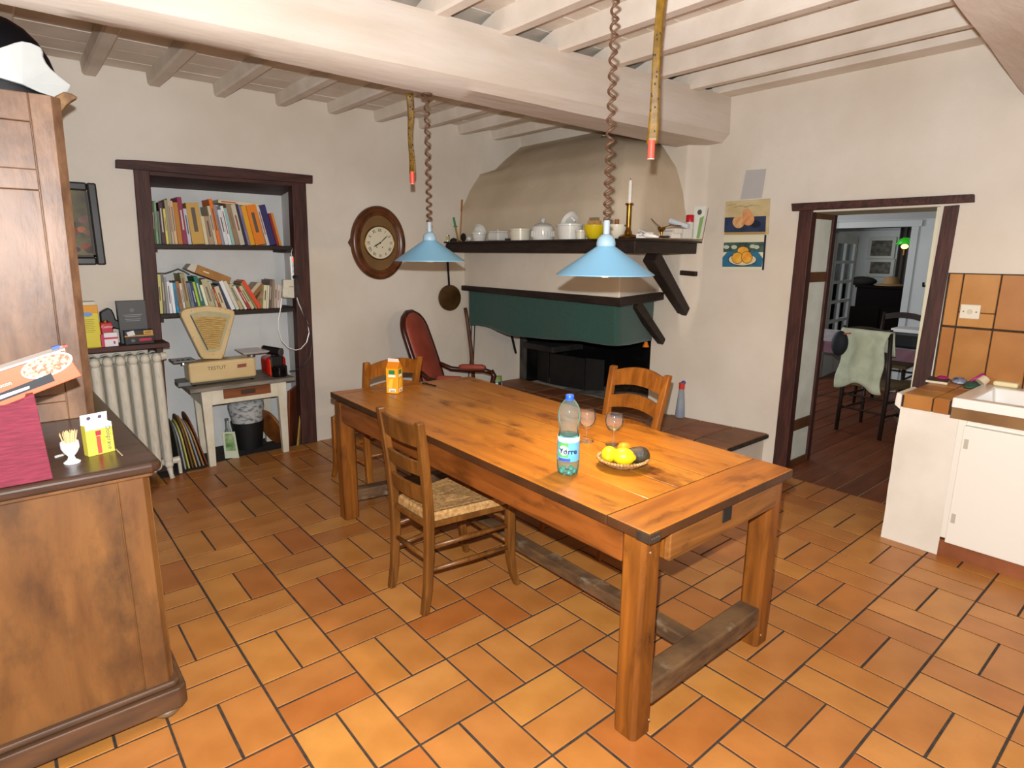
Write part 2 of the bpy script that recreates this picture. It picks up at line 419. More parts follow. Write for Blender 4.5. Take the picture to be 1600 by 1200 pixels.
panel(m, (.215, YA-.005, 0), (.215, NY+.02, 0), (.28, NY+.02, NZ+.05), (.28, YA-.005, NZ+.05), 5, 24, (1, 0, 0), .006)
struct('wall_alcove', m, PLASTER_N, smooth=True, fix=False)
struct('floor_alcove', MB().prism([(.14, 1.93), (.24, 1.94), (.33, 1.985), (.42, 1.98), (.47, 2.02), (.54, 2.06), (.7, 2.09), (1.32, 2.095), (1.32, 2.46), (.18, 2.46), (.14, 2.12)], -.006, .0035), mat('grimy_stone', '3a322b', .85, '241e1a', 9, bump=.5, bscale=30))
# right wall: door opening, plain part, the proud part at the fireplace
DY0, DY1, DZ, XR, XT = -1.455, -.69, 1.825, 4.1, 3.604
m = MB(); N = (1, 0, 0)
panel(m, (XB, YB, 0), (XB, DY0, 0), (XB, DY0, 2.80), (XB, YB, 2.80), 30, 24, N)
panel(m, (XB, DY0, DZ), (XB, DY1, DZ), (XB, DY1, 2.80), (XB, DY0, 2.80), 10, 10, N)
def stepf(u, v):
    z = v*2.80; k = min(1, max(0, (z-.85)/.45)); k = k*k*(3-2*k)
    y_ = DY1 + (.415-DY1)*u
    slant = XB + (XF-XB)*(y_-DY1)/(.415-DY1)
    st = min(1, max(0, (y_-.095)/.08))
    return uneven((slant*(1-k)+(XB+(XF-XB)*st)*k, y_, z), N, .004)
m.grid(stepf, 64, 36)
FY0, FY1, FZ = .415, 2.0, 1.32
panel(m, (XF, FY0, FZ), (XF, 2.15, FZ), (XF, 2.15, 2.80), (XF, FY0, 2.80), 12, 10, N, .004)
panel(m, (XF, FY1, 0), (XF, 2.15, 0), (XF, 2.15, FZ), (XF, FY1, FZ), 3, 10, N, .003)
struct('wall_right', m, PLASTER, smooth=True, fix=False)
# walls behind the photographer
m = MB(); panel(m, (XL, YB, 0), (XL, 2.12, 0), (XL, 2.12, 2.80), (XL, YB, 2.80), 12, 8, (1, 0, 0))
struct('wall_left', m, PLASTER, fix=False)
m = MB(); m.box(XL-.1, .8, YB-.1, YB, 0, 2.8); m.box(2.4, XB, YB-.1, YB, 0, 2.8); m.box(.8, 2.4, YB-.1, YB, 0, .9); m.box(.8, 2.4, YB-.1, YB, 2.2, 2.8)
struct('wall_front', m, PLASTER)
win = struct_empty('window_1')
for x in (.8, 1.58, 2.34): MB().box(x, x+.06, YB-.06, YB-.01, .9, 2.2).build('frame_bar', WHITEW, win)
for z in (.9, 1.5, 2.14): MB().box(.8, 2.4, YB-.055, YB-.015, z, z+.06).build('frame_bar', WHITEW, win)

# ------------------------------------------------------------------ doorway
d1 = struct_empty('door_1', 'dark stained door frame with panelled pale reveal in the right wall')
def pb(pts, d): return MB().extr(pts, d)
A0, A1 = wx(1249, 326, XB-.012), wx(1207, 722, XB-.012); B0, B1 = wx(1270, 326, XB-.012), wx(1228, 722, XB-.012)
def lower(p, q): t = (p.z+.0)/(p.z-q.z); r = p.lerp(q, t); return r
pb([A0, B0, lower(B0, B1), lower(A0, A1)], (.07, 0, 0)).build('post', TIMBER, d1, bevel=.004)
A0, A1 = wx(1475, 322, XB-.012), wx(1425, 600, XB-.012); B0, B1 = wx(1499, 320, XB-.012), wx(1455, 577, XB-.012)
pb([A0, B0, lower(B0, B1), lower(A0, A1)], (.07, 0, 0)).build('post', TIMBER, d1, bevel=.004)
L0, L1, L2, L3 = wx(1236, 318, XB-.03), wx(1521, 303, XB-.03), wx(1521, 316, XB-.03), wx(1237, 330, XB-.03)
pb([L0, L1, L2, L3], (.1, 0, 0)).build('lintel', TIMBERX, d1, bevel=.004)
GREENW = mat('pale_green_paint', 'eef0e4', .6, 'dee2d2', 6, bump=.1)
BROWNP = mat('brown_rail_paint', '6a4426', .6, '54341c', 6)
m = MB().box(XB+.05, XR, DY1, DY1+.05, 0, DZ+.1); m.build('reveal_board', GREENW, d1)
for z0, z1 in ((0, .05), (.28, .36), (1.36, 1.43), (1.79, 1.83)): MB().box(XB+.055, XR+.004, DY1-.012, DY1+.01, z0, z1).build('rail', BROWNP, d1, bevel=.003)
MB().box(XR-.045, XR+.008, DY1-.016, DY1+.03, 0, 1.83).build('stile', TIMBER, d1, bevel=.003)
MB().box(XB+.05, XR, DY0-.05, DY0, 0, DZ+.1).build('reveal_board', WHITEW, d1)
MB().box(XB+.055, XB+.075, DY0-.02, DY0+.032, 0, DZ).build('edge_strip', mat('cream_strip', 'dcd6b8', .6), d1)
MB().box(XB+.04, XR, DY0-.06, DY1+.06, DZ, DZ+.1).build('reveal_head', mat('reveal_olive', 'a8a48c', .7), d1)

# ------------------------------------------------------------------ rooms beyond the doorway
X2, X3, Y2a, Y2b = 7.3, 10.6, -4.3, 2.6
ROOM2 = mat('far_room_plaster', 'c9cdcd', .85, 'bfc3c3', 2, spec=.2)
f2 = struct('floor_beyond', MB().box(XT, X3+.1, Y2a, Y2b, -.12, -.006), mat('pale_joint', 'b4a48e', .9))
y = -3.0
PLK = mat('far_floor_plank', '7e4628', .45, '6a381e', 3, stretch=(1, 6, 6), rand=('d8d0c8', 'ffffff', 'e8d0c0'))
while y < 2.0:
    MB().box(XT+.002, X3, y+.005, y+.142, -.02, 0).build('floor_plank', PLK, f2); y += .146
m = MB(); D20, D21, DZ2 = wx(1419, 400, X2).y, wx(1291, 380, X2).y, wx(1350, 356, X2).z
m.box(X2, X2+.18, Y2a, D20, 0, 2.7); m.box(X2, X2+.18, D21, Y2b, 0, 2.7); m.box(X2, X2+.18, D20, D21, DZ2, 2.7)
struct('wall_beyond', m, ROOM2)
struct('wall_hall', MB().box(X3, X3+.1, Y2a, Y2b, 0, 2.7), ROOM2)
m = MB(); m.box(XR+.0, X3, Y2b, Y2b+.1, 0, 2.7); struct('wall_beyond_left', m, ROOM2)
m = MB(); m.box(XR+.0, X3, Y2a-.1, Y2a, 0, 2.7); struct('wall_beyond_right', m, ROOM2)
struct('ceiling_beyond', MB().box(XR, X3, Y2a, Y2b, 2.62, 2.72), mat('far_ceiling', '9a917e', .85))
m = MB(); m.box(XR-.02, XR, Y2a, DY0-.06, 0, 2.7); m.box(XR-.02, XR, DY1+.06, Y2b, 0, 2.7); m.box(XR-.02, XR, DY0-.06, DY1+.06, DZ+.1, 2.7)
struct('wall_beyond_near', m, ROOM2)
t2 = struct_empty('trim_1')
MB().box(X2-.02, X2+.2, D20-.1, D21+.1, DZ2, DZ2+.07).build('lintel', ROOM2, t2, bevel=.004)
MB().box(X2-.012, X2, D20-.07, D20, 0, DZ2).build('architrave', ROOM2, t2); MB().box(X2-.012, X2, D21, D21+.07, 0, DZ2).build('architrave', ROOM2, t2)

# ------------------------------------------------------------------ alcove frame
al = thing('alcove_shelves', 'dark stained timber frame with two shelves set around the white wall alcove', 'shelf', (.78, YA, 0))
def wpoly(pix, Y): return [wy(a, b, Y) for a, b in pix]
YF = YA-.02
m = MB()
Lt = wpoly([(208.5, 262), (233.5, 262)], YF); Lb = wpoly([(243, 690), (266, 690)], YF)
def low(p, q): return p.lerp(q, p.z/(p.z-q.z))
m.extr([Lt[0], Lt[1], low(Lt[1], Lb[1]), low(Lt[0], Lb[0])], (0, .09, 0)).build('post', TIMBER, al, bevel=.005)
Rt = wpoly([(456, 282), (478, 282)], YF); Rb = wpoly([(472, 690), (496, 690)], YF)
MB().extr([Rt[0], Rt[1], low(Rt[1], Rb[1]), low(Rt[0], Rb[0])], (0, .09, 0)).build('post', TIMBER, al, bevel=.005)
MB().extr(wpoly([(181, 249), (215, 250), (350, 260), (489, 274), (489, 287), (350, 277), (215, 265), (181, 262)], YF-.015), (0, .12, 0)).build('lintel', TIMBERX, al, bevel=.004)
MB().hexa([(.25, YA-.012, 2.03), (1.31, YA-.012, 2.03), (1.31, NY, 1.985), (.25, NY, 1.985)], [(.25, YA-.012, 2.075), (1.31, YA-.012, 2.075), (1.31, NY, 2.075), (.25, NY, 2.075)]).build('lintel_soffit', TIMBERX, al)
SZ1, SZ2 = 1.588, 1.112
MB().box(.262, 1.262, YA+.03, NY, SZ1-.03, SZ1).build('shelf', MANTEL, al, bevel=.003)
MB().box(.245, 1.256, YA+.03, NY, SZ2-.026, SZ2).build('shelf', MANTEL, al, bevel=.003)
MB().box(1.19, 1.258, YA+.04, NY, SZ1-.05, SZ1-.03).build('batten', MANTEL, al); MB().box(.255, .30, YA+.03, NY, SZ2-.05, SZ2-.026).build('batten', MANTEL, al)
MB().box(.27, .31, YA+.03, NY, SZ1-.05, SZ1-.03).build('batten', MANTEL, al)

# books: (bottom-left px, bottom-right px, top-left px, top height px) along a shelf, spine colour, name of colour
def book(pl, pr_, ptl, ytop, h, cname, zs, shelf, depth=.2, yf=YA+.075, cover_rough=.6):
    b0, b1 = wy(pl, 0, yf).x, 0
    # bottom x positions on the shelf
    def xat(px, z):
        # x on plane y=yf at height z for pixel column px
        lo, hi = 150, 700
        for _ in range(30):
            mid = (lo+hi)/2
            if wy(px, mid, yf).z > z: lo = mid
            else: hi = mid
        return wy(px, (lo+hi)/2, yf).x
    xl, xr = xat(pl, zs), xat(pr_, zs)
    ptop = wy(ptl, ytop, yf); lean = math.atan2(ptop.x-xl, ptop.z-zs)
    hgt = math.hypot(ptop.x-xl, ptop.z-zs); th = max(.006, (xr-xl)*math.cos(lean)-.0012)
    return dict(xl=xl, th=th, h=hgt, lean=lean, col=h, cn=cname, zs=zs, shelf=shelf, d=depth, yf=yf)
def build_book(b, label, group):
    th, h, d = b['th'], b['h'], b['d']
    # pivot so the lower corner on the side it leans to stays on the shelf
    ln = b['lean']
    z0 = b['zs'] + (abs(th*math.sin(ln)) if ln < 0 else 0) + .0006
    if ln >= 0: o = V((b['xl'], b['yf'], b['zs']+th*math.sin(ln)+.0006))
    else: o = V((b['xl'], b['yf'], b['zs']+.0006))
    root = MB()
    c = .0022 if th > .014 else .0012
    root.box(0, th, 0, .003, 0, h); root.box(0, c, .003, d, 0, h); root.box(th-c, th, .003, d, 0, h)
    cv = mat('cover_'+b['col'], b['col'], .5, None)
    ob = root.build('book', cv, bevel=.0008, bseg=1)
    ob.location = o; ob.rotation_euler = (0, ln, 0)
    tag(ob, label, 'book', group)
    if ln >= 0: pass
    pg = MB().box(c, th-c, .003, d-.006, .003, h-.004).build('pages', PAPERC, ob, world=False)
    if th > .013 and b.get('title', True):
        hh = h*random.uniform(.35, .6); zc = h*random.uniform(.5, .6)
        tcol = random.choice(['5a5044', '7c6a58', '8a4a3c', '4a5a6a']) if sum(lin(b['col'])[:3]) > .5 else random.choice(['cdb878', 'c8c0b0'])
        if random.random() < .6: MB().box(th*.34, th*.66, -.0006, 0, zc-hh/2, zc+hh/2).build('title_strip', plain(tcol), ob, world=False)
    return ob
UP_ = [  # pl, pr, ptl, ytop, colour, name
 (237, 240, 234, 322, 'd8d2b8', 'cream'), (240, 245, 236, 314, '2c5a34', 'dark green'), (245, 249, 240, 314, '7f9c78', 'sage green'), (249, 253, 245, 330, '5e6e5c', 'grey green'),
 (253, 260, 247, 316, '4a2030', 'plum'), (260, 264, 254, 326, 'd8d060', 'yellow'), (264, 269, 252, 312, '9c8c72', 'taupe'), (269, 273, 258, 310, 'b8ac90', 'beige'), (273, 278, 265, 314, 'd6b088', 'peach'),
 (278, 286, 270, 316, 'b87a20', 'ochre'), (286, 294, 276, 308, '8e2048', 'burgundy'), (294, 300, 286, 326, 'b8bcc8', 'pale grey'), (300, 321, 289, 317, 'c49a48', 'gold'),
 (321, 327, 312, 338, 'd2c4a0', 'cream'), (327, 336, 318, 338, 'a88c70', 'brown paper'), (336, 341, 322, 322, 'c8bc9c', 'beige'), (341, 347, 326, 311, 'e07018', 'orange'), (347, 352, 333, 320, '8a8c96', 'slate grey'),
 (352, 358, 339, 328, 'd6d6d8', 'white'), (358, 363, 344, 322, 'e2e2e0', 'white'), (363, 368, 350, 325, '92bcb4', 'pale teal'), (368, 376, 352, 319, '9a7a5c', 'brown'), (376, 384, 360, 320, 'c6bfa8', 'ivory'),
 (384, 388, 366, 319, '25263a', 'navy'), (388, 392, 372, 321, '8878a0', 'lilac'), (392, 400, 376, 322, 'e0a018', 'amber'), (400, 417, 384, 321, 'e48018', 'orange'), (417, 422, 400, 323, 'd2ccc0', 'white'),
 (422, 433, 404, 321, '2e2a62', 'deep blue'), (433, 437, 418, 334, '8c2a2c', 'dark red'), (437, 441, 424, 333, 'd88428', 'tawny orange')]
LO_ = [
 (249, 256, 244, 429, 'c8c074', 'pale yellow'), (256, 261, 252, 428, '6e6a66', 'charcoal grey'), (261, 265, 257, 434, '8e8e90', 'grey'), (265, 270, 261, 440, 'dedee2', 'white'), (270, 275, 264, 442, 'ececec', 'white'),
 (275, 280, 268, 442, '1f8cb8', 'bright blue'), (280, 286, 270, 440, 'a0683c', 'tan'), (286, 290, 276, 443, 'd6d2c4', 'white'), (290, 298, 276, 428, '98905e', 'olive'), (298, 304, 290, 442, '6e7686', 'blue grey'), (304, 309, 295, 442, '2a3a6a', 'navy'),
 (309, 313, 297, 441, 'a8c830', 'lime green'), (313, 320, 296, 433, '0f6a5c', 'dark teal'), (320, 325, 307, 446, 'e6e4c8', 'ivory'), (325, 335, 310, 437, 'b4ac88', 'khaki'), (335, 339, 322, 440, 'c0b490', 'beige'), (339, 343, 325, 452, 'a83c2c', 'brick red'),
 (343, 351, 328, 449, 'cfc098', 'straw'), (351, 355, 333, 445, '28365a', 'navy'), (355, 362, 336, 440, 'e4e4e2', 'white'), (362, 368, 342, 440, 'd2cdbc', 'off white'), (368, 374, 348, 445, 'b8a87c', 'sand'), (374, 379, 354, 448, 'd8d2be', 'cream'),
 (379, 384, 360, 452, 'a82c34', 'crimson'), (384, 390, 364, 448, 'c8bc92', 'beige'), (390, 394, 362, 445, '8c8250', 'moss'), (394, 401, 366, 441, 'e04822', 'vermilion'),
 (411, 417, 413, 446, 'dcd4a8', 'cream'), (417, 420, 419, 446, 'e2dcc8', 'ivory'), (420, 424, 421, 438, '6a5a4c', 'brown'), (424, 428, 426, 437, '8c7c68', 'taupe'), (428, 433, 430, 443, 'bca894', 'beige'), (433, 437, 434, 446, 'd6c4b8', 'pale pink'), (437, 441, 438, 447, 'dccfc4', 'white')]
def shelf_books(rows, zs, shelf, group):
    bs = [book(a, b, c, d, e, f, zs, shelf) for a, b, c, d, e, f in rows]
    ln = [b['lean'] for b in bs]
    for k, b in enumerate(bs):
        w_ = [ln[j] for j in range(max(0, k-3), min(len(bs), k+4)) if (rows[j][0] < 405) == (rows[k][0] < 405)]
        b['lean'] = sum(w_)/len(w_)
        b['th'] *= .93
    drift = 0
    for p, b in zip(bs, bs[1:]):          # nudge each book clear of the one before it
        zt_ = min(p['h']*math.cos(p['lean']), b['h']*math.cos(b['lean']))
        edge = p['xl']+p['th']/math.cos(p['lean'])
        need = max(edge-b['xl'], edge-b['xl']+zt_*(math.tan(p['lean'])-math.tan(b['lean'])))+.0006
        if need > 0: b['xl'] += need; drift = max(drift, need)
    out = []
    for k, b in enumerate(bs):
        size = 'thin' if b['th'] < .018 else ('thick' if b['th'] > .034 else 'slim')
        lab = '%s %s book on %s alcove shelf' % (size, b['cn'], shelf)
        nb = []
        if k > 0: nb.append(bs[k-1]['cn'])
        if k < len(bs)-1: nb.append(bs[k+1]['cn'])
        lab += (' between %s and %s ones' % tuple(nb)) if len(nb) == 2 else (' at the end beside %s one' % nb[0])
        out.append(build_book(b, lab, group))
    return out
shelf_books(UP_, SZ1, 'upper', 'books on the upper alcove shelf')
shelf_books(LO_, SZ2, 'lower', 'books on the lower alcove shelf')
# the books lying on top
def flat_box(name, pA, pB, thick, depth, m, label, cat, y0, group=None):
    a, b = V(pA), V(pB); d = (b-a).normalized(); n = V((-d.z, 0, d.x))
    M_ = frame(a, d, (0, 1, 0))
    o = thing(name, label, cat, a, group=group)
    return o, a, b, d, n
a, b = wy(341, 317, YA+.09), wy(411, 324, YA+.09)
o = thing('book', 'cream book with red title lying flat across the orange and ivory spines', 'book', a, group='books on the upper alcove shelf')
d = (b-a).normalized(); n = V((-d.z, 0, d.x))
MB().extr([a, b, b+n*.025, a+n*.025], (0, .17, 0)).build('cover', plain('d8caa4'), o, bevel=.002)
q0 = a+d*.02+n*.008; MB().extr([q0, q0+d*.1, q0+d*.1+n*.008, q0+n*.008], (0, -.001, 0)).build('title_strip', plain('b8402c'), o)
a, b = wy(304, 422+4, YA+.1), wy(357, 446, YA+.1); d = (b-a).normalized(); n = V((-d.z, 0, d.x))
o = thing('archive_box', 'brown cardboard box tilted on top of the lower row of books', 'box', a)
MB().extr([a, b, b+n*.062, a+n*.062], (0, .16, 0)).build('box_body', CARDB, o, bevel=.003)
q0 = a+d*.05+n*.028; MB().extr([q0, q0+d*.04, q0+d*.04+n*.008, q0+n*.008], (0, -.001, 0)).build('paper_label', plain('e8dcc0'), o)
MB().extr([a-d*.055+n*.004, a, a+n*.062, a-d*.04+n*.05], (0, .15, 0)).build('open_end', plain('c9bfae'), o)
a, b = wy(397, 466, YA+.12), wy(414, 446, YA+.12); d = (b-a).normalized(); n = V((-d.z, 0, d.x))
o = thing('book', 'worn brown book leaning diagonally on the lower alcove shelf beside the vermilion one', 'book', a, group='books on the lower alcove shelf')
MB().extr([a, b, b+n*.03, a+n*.03], (0, .16, 0)).build('cover', plain('8a6236'), o, bevel=.002)
MB().extr([a+n*.03, b+n*.03, b+n*.055-d*.02, a+n*.055-d*.02], (0, .16, 0)).build('pages', PAPERC, o)
a = wy(400, 489, YA+.1); a.z = SZ2+.001
o = thing('paper_stack', 'rumpled tan paperback standing beside the small pale books', 'book', a)
MB().extr([a, a+V((.055, 0, 0)), a+V((.075, 0, .12)), a+V((.045, 0, .125)), a+V((.01, 0, .06))], (0, .13, 0)).build('paper_wad', mat('rumpled_paper', 'a88c64', .9, '7c6240', 18, bump=.5), o)
a = wy(246, 427, YA+.14)
o = thing('cable', 'grey cable lying loose on top of the lower row of books', 'cable', a)
MB().tube([wy(x, y_, YA+.14) for x, y_ in ((246, 427), (258, 427), (268, 424), (278, 420), (288, 424), (296, 429))], .004).build('cord', plain('54504c'), o)

# power strip, adapter and its cables on the right post
xs = 1.262
o = thing('power_strip', 'white multi socket power strip with glowing red switch on the alcove side', 'power strip', (1.25, YA+.08, 1.35))
PS = YA+.015
p0, p1 = wy(457, 399, PS), wy(460, 438, PS)
m = MB().extr([wy(453, 400, PS), wy(464, 400, PS), wy(465, 436, PS), wy(456, 438, PS)], (0, .03, 0)); m.build('body', WHITE, o, bevel=.006)
MB().extr([wy(457, 403, PS-.002), wy(462, 403, PS-.002), wy(462, 408, PS-.002), wy(457, 408, PS-.002)], (0, .01, 0)).build('switch', mat('lit_switch', 'ff5020', .4, emit='ff4010', estr=2.5), o)
for yy in (415, 424):
    MB().lathe([(0, 0), (.012, 0), (.012, .003), (.009, .001), (0, .001)], 14, frame(wy(459.5, yy, PS-.001), (1, 0, 0), (0, 0, 1))).build('socket', plain('c8c8c4'), o)
MB().lathe([(0, .0), (.017, 0), (.017, .03), (.008, .045), (0, .045)], 14, frame(wy(460, 433, PS), (1, 0, 0), (0, 0, 1))).build('plug', BLACK, o, smooth='auto')
MB().tube([wy(x, y_, PS+.01) for x, y_ in ((456, 401), (455, 395), (457, 388), (459, 394), (459, 400))], .0022).build('loop', WHITE, o)
o = thing('junction_box', 'cream plastic junction box on the alcove post below the power strip', 'socket', (1.22, YA+.06, 1.2))
MB().extr([wy(443, 437, PS+.01), wy(464, 437, PS+.01), wy(465, 466, PS+.01), wy(443, 465, PS+.01)], (0, .05, 0)).build('body', mat('cream_plastic', 'd9d3bf', .45), o, bevel=.005)
MB().extr([wy(442, 450, PS), wy(451, 450, PS), wy(451, 463, PS), wy(442, 463, PS)], (0, .03, 0)).build('plug', mat('cream_plastic', 'd9d3bf', .45), o, bevel=.004)
MB().extr([wy(452, 447, PS+.005), wy(464, 447, PS+.005), wy(464, 449, PS+.005), wy(452, 449, PS+.005)], (0, .02, 0)).build('lid_line', plain('b0a890'), o)
PC = YA-.03
o = thing('black_cable', 'black power cable hanging down the alcove post to the coffee machine', 'cable', wy(463, 434, PC))
MB().tube([wy(x, y_, PC) for x, y_ in ((462, 433), (465, 445), (466, 460), (472, 484), (479, 502), (486, 520), (488, 540), (484, 558), (474, 571), (462, 579), (452, 580))], .0035).build('cord', BLACK, o)
o = thing('extension_cord', 'white cord looping below the junction box across the alcove post', 'cable', wy(463, 466, PC))
MB().tube([wy(x, y_, PC+.005) for x, y_ in ((464, 465), (467, 475), (474, 490), (481, 506), (483, 520), (479, 535), (470, 545), (462, 547), (450, 543), (440, 532), (435, 515), (435, 500), (438, 485), (440, 466))], .0035).build('cord', WHITE, o)

# ------------------------------------------------------------------ scale table, scale, coffee machine
o = st = thing('side_table', 'small worn cream painted table with brown drawer in the alcove', 'table', (.75, 2.2, 0))
TZ = .598
MB().box(.375, 1.115, 1.935, 2.42, TZ-.028, TZ).build('top', mat('worn_top', '8c8478', .6, '6a6258', 7, stretch=(1, 6, 6), bump=.15), o, bevel=.004)
for x, y_ in ((.465, 1.975), (1.0, 1.975), (.49, 2.33), (.99, 2.33)):
    MB().hexa([(x-.002, y_, 0), (x+.043, y_, 0), (x+.043, y_+.045, 0), (x-.002, y_+.045, 0)], [(x-.012, y_-.004, TZ-.028), (x+.056, y_-.004, TZ-.028), (x+.056, y_+.05, TZ-.028), (x-.012, y_+.05, TZ-.028)]).build('leg', WHITEW, o, bevel=.004)
MB().box(.47, 1.04, 1.978, 1.998, TZ-.14, TZ-.028).build('apron', WHITEW, o); MB().box(.465, .485, 1.99, 2.37, TZ-.14, TZ-.028).build('apron', WHITEW, o); MB().box(1.025, 1.045, 1.99, 2.37, TZ-.14, TZ-.028).build('apron', WHITEW, o)
dr = MB().box(.60, .935, 1.966, 1.985, TZ-.105, TZ-.036).build('drawer', mat('drawer_brown', '8a4e24', .5, '6e3a18', 4, stretch=(1, 5, 5)), o, bevel=.003)
MB().box(.72, .82, 1.955, 1.968, TZ-.085, TZ-.055).build('handle', mat('drawer_handle', '3e2c20', .5), dr, bevel=.003)

SY = 2.05
sc_o = thing('weighing_scale', 'cream enamel shop scale with fan shaped dial on the alcove table', 'scale', (.72, 2.12, TZ))
def extp(pix, Y, dep, name, m, parent, bevel=0, **k): return MB().extr([wy(a, b, Y) for a, b in pix], (0, dep, 0)).build(name, m, parent, bevel=bevel, **k)
bl, br = wy(296, 586, SY-.02), wy(401, 579, SY-.02)
zb0 = TZ+.022
xa, xb_ = bl.x, br.x
zt0 = wy(400, 558, SY-.02).z
MB().box(xa, xb_, SY-.02, SY+.15, zb0, zt0).build('body', CREAM, sc_o, bevel=.018, bseg=3)
MB().box(xa+.01, xb_-.01, SY-.01, SY+.14, TZ+.012, zb0).build('base_plate', plain('5a5448'), sc_o)
for x in (xa+.03, xb_-.03):
    for yy in (SY+.01, SY+.12): MB().lathe([(0, 0), (.012, 0), (.014, .008), (.012, .014), (0, .014)], 10, T(x, yy, TZ)).build('foot', BLACK, sc_o)
fan = [(283, 489), (285, 486), (290, 483), (307.5, 480), (325, 478), (342.5, 480), (358, 483), (366, 486), (367, 492), (350, 556), (346, 561), (318, 561), (314, 557), (283, 494)]
hd = extp(fan, SY+.02, .07, 'dial_housing', CREAM, sc_o, bevel=.006)
win_ = [(296, 491), (306, 488), (325, 486), (345, 488), (361, 492), (344, 547), (336, 550), (324, 550), (321, 548)]
extp(win_, SY+.0185, .002, 'dial_face', mat('dial_paper', 'b9b08a', .6, 'aea57e', 20), hd)
inner = [(302, 497), (314, 495), (325, 494), (340, 495), (355, 498), (341, 545), (325, 545)]
extp(inner, SY+.0175, .002, 'price_chart', mat('price_chart', 'c9a860', .6, 'b08c48', 60, stretch=(.3, 1, 3), mixlo=.45, mixhi=.55), hd)
for k in range(13):
    yy = 500+k*3.2; fr = (yy-497)/48
    xl, xr = 302+fr*21, 355-fr*14
    extp([(xl, yy+1), (325, yy-1), (xr, yy+1), (xr, yy+1.7), (325, yy-.3), (xl, yy+1.7)], SY+.0168, .001, 'chart_line', plain('86683a'), hd)
extp([(297, 493), (299, 493), (326, 547), (324, 547)], SY+.012, .002, 'pointer', plain('4a4436'), hd)
for xq, yq in ((299, 486), (344, 483), (352, 484), (302, 527), (358, 516), (333, 554), (318, 558), (348, 555)):
    MB().sphere(wy(xq, yq, SY+.02), .003, n=8, m=5).build('rivet', plain('6a5c40'), hd)
mt = text('TESTUT', .036, sc_o, frame(wy(339, 575, SY-.0215), (wy(352, 573.5, SY).x-wy(326, 576.5, SY).x, 0, -.0), (0, 0, 1)), plain('7c6038'), 'badge_lettering', .001, sx=1.0)
extp([(371, 569.5), (385, 567.5), (385, 573), (371, 575)], SY-.0212, .002, 'plate', plain('8c4a3c'), sc_o)
# pan platform and tray
zpl = zt0
MB().lathe([(0, 0), (.03, 0), (.03, .012), (.018, .03), (0, .03)], 16, T(.855, SY+.06, zpl)).build('plate_support', STEEL, sc_o)
pl = [wy(355, 553, SY-.03), wy(421, 548, SY-.03)]
zp = zpl+.032
MB().hexa([(.77, SY-.06, zp), (.94, SY-.06, zp), (.93, SY+.16, zp), (.78, SY+.16, zp)], [(.755, SY-.08, zp+.014), (.955, SY-.08, zp+.014), (.94, SY+.18, zp+.014), (.765, SY+.18, zp+.014)]).build('weighing_plate', mat('plate_white', 'dcd8d4', .3), sc_o, bevel=.004)
MB().lathe([(0, 0), (.02, 0), (.016, .03), (0, .03)], 12, T(xa-.01, SY+.08, zpl-.02)).build('pan_support', STEEL, sc_o)
MB().box(xa-.09, xa+.06, SY-.0, SY+.16, zpl+.006, zpl+.02).build('weight_pan', mat('pan_grey', '8a8a88', .35, metal=.6), sc_o, bevel=.006)
for x in (xa-.05, xa-.02, xa+.015): MB().lathe([(0, 0), (.011, 0), (.011, .004), (0, .004)], 10, T(x, SY+.04, zpl+.02)).build('weight', plain('3a3a3a'), sc_o)
MB().box(xa-.07, xa+.02, SY+.02, SY+.14, TZ+.001, TZ+.03).build('side_arm', plain('7a7c7c'), sc_o, bevel=.006)

cm = thing('coffee_machine', 'small red and black capsule coffee machine on the alcove table', 'coffee machine', (1.035, 2.08, TZ))
cx, cy = 1.03, 2.10
REDG = mat('red_gloss', 'b0180f', .25)
MB().box(cx-.075, cx+.075, cy-.03, cy+.14, TZ, TZ+.15).build('body', REDG, cm, bevel=.03, bseg=4)
MB().box(cx-.05, cx+.05, cy-.035, cy+.02, TZ+.03, TZ+.152).build('front_panel', BLACK, cm, bevel=.01)
MB().lathe([(0, 0), (.055, 0), (.058, .01), (.058, .075), (.05, .085), (0, .085)], 24, T(cx+.005, cy-.055, TZ)).build('drip_tray', mat('black_gloss', '0c0b0c', .15), cm, smooth='auto')
MB().tube([(cx-.065, cy+.05, TZ+.205), (cx+.0, cy-.005, TZ+.19), (cx+.03, cy-.045, TZ+.185)], [.03, .033, .03], 16).build('brew_head', BLACK, cm, smooth='auto')
MB().tube([(cx+.028, cy-.043, TZ+.1853), (cx+.034, cy-.05, TZ+.1847)], [.032, .031], 16).build('ring', STEEL, cm)
MB().tube([(cx-.066, cy+.051, TZ+.205), (cx-.07, cy+.056, TZ+.206)], [.031, .031], 16).build('ring', STEEL, cm)
MB().box(cx-.02, cx+.03, cy-.01, cy+.05, TZ+.145, TZ+.19).build('neck', BLACK, cm, bevel=.008)
MB().box(cx-.058, cx-.05, cy-.036, cy-.028, TZ+.005, TZ+.13).build('orange_red_edge', plain('e84a20', .3), cm, bevel=.002)  # plain orange-red strip down the front corner of the body

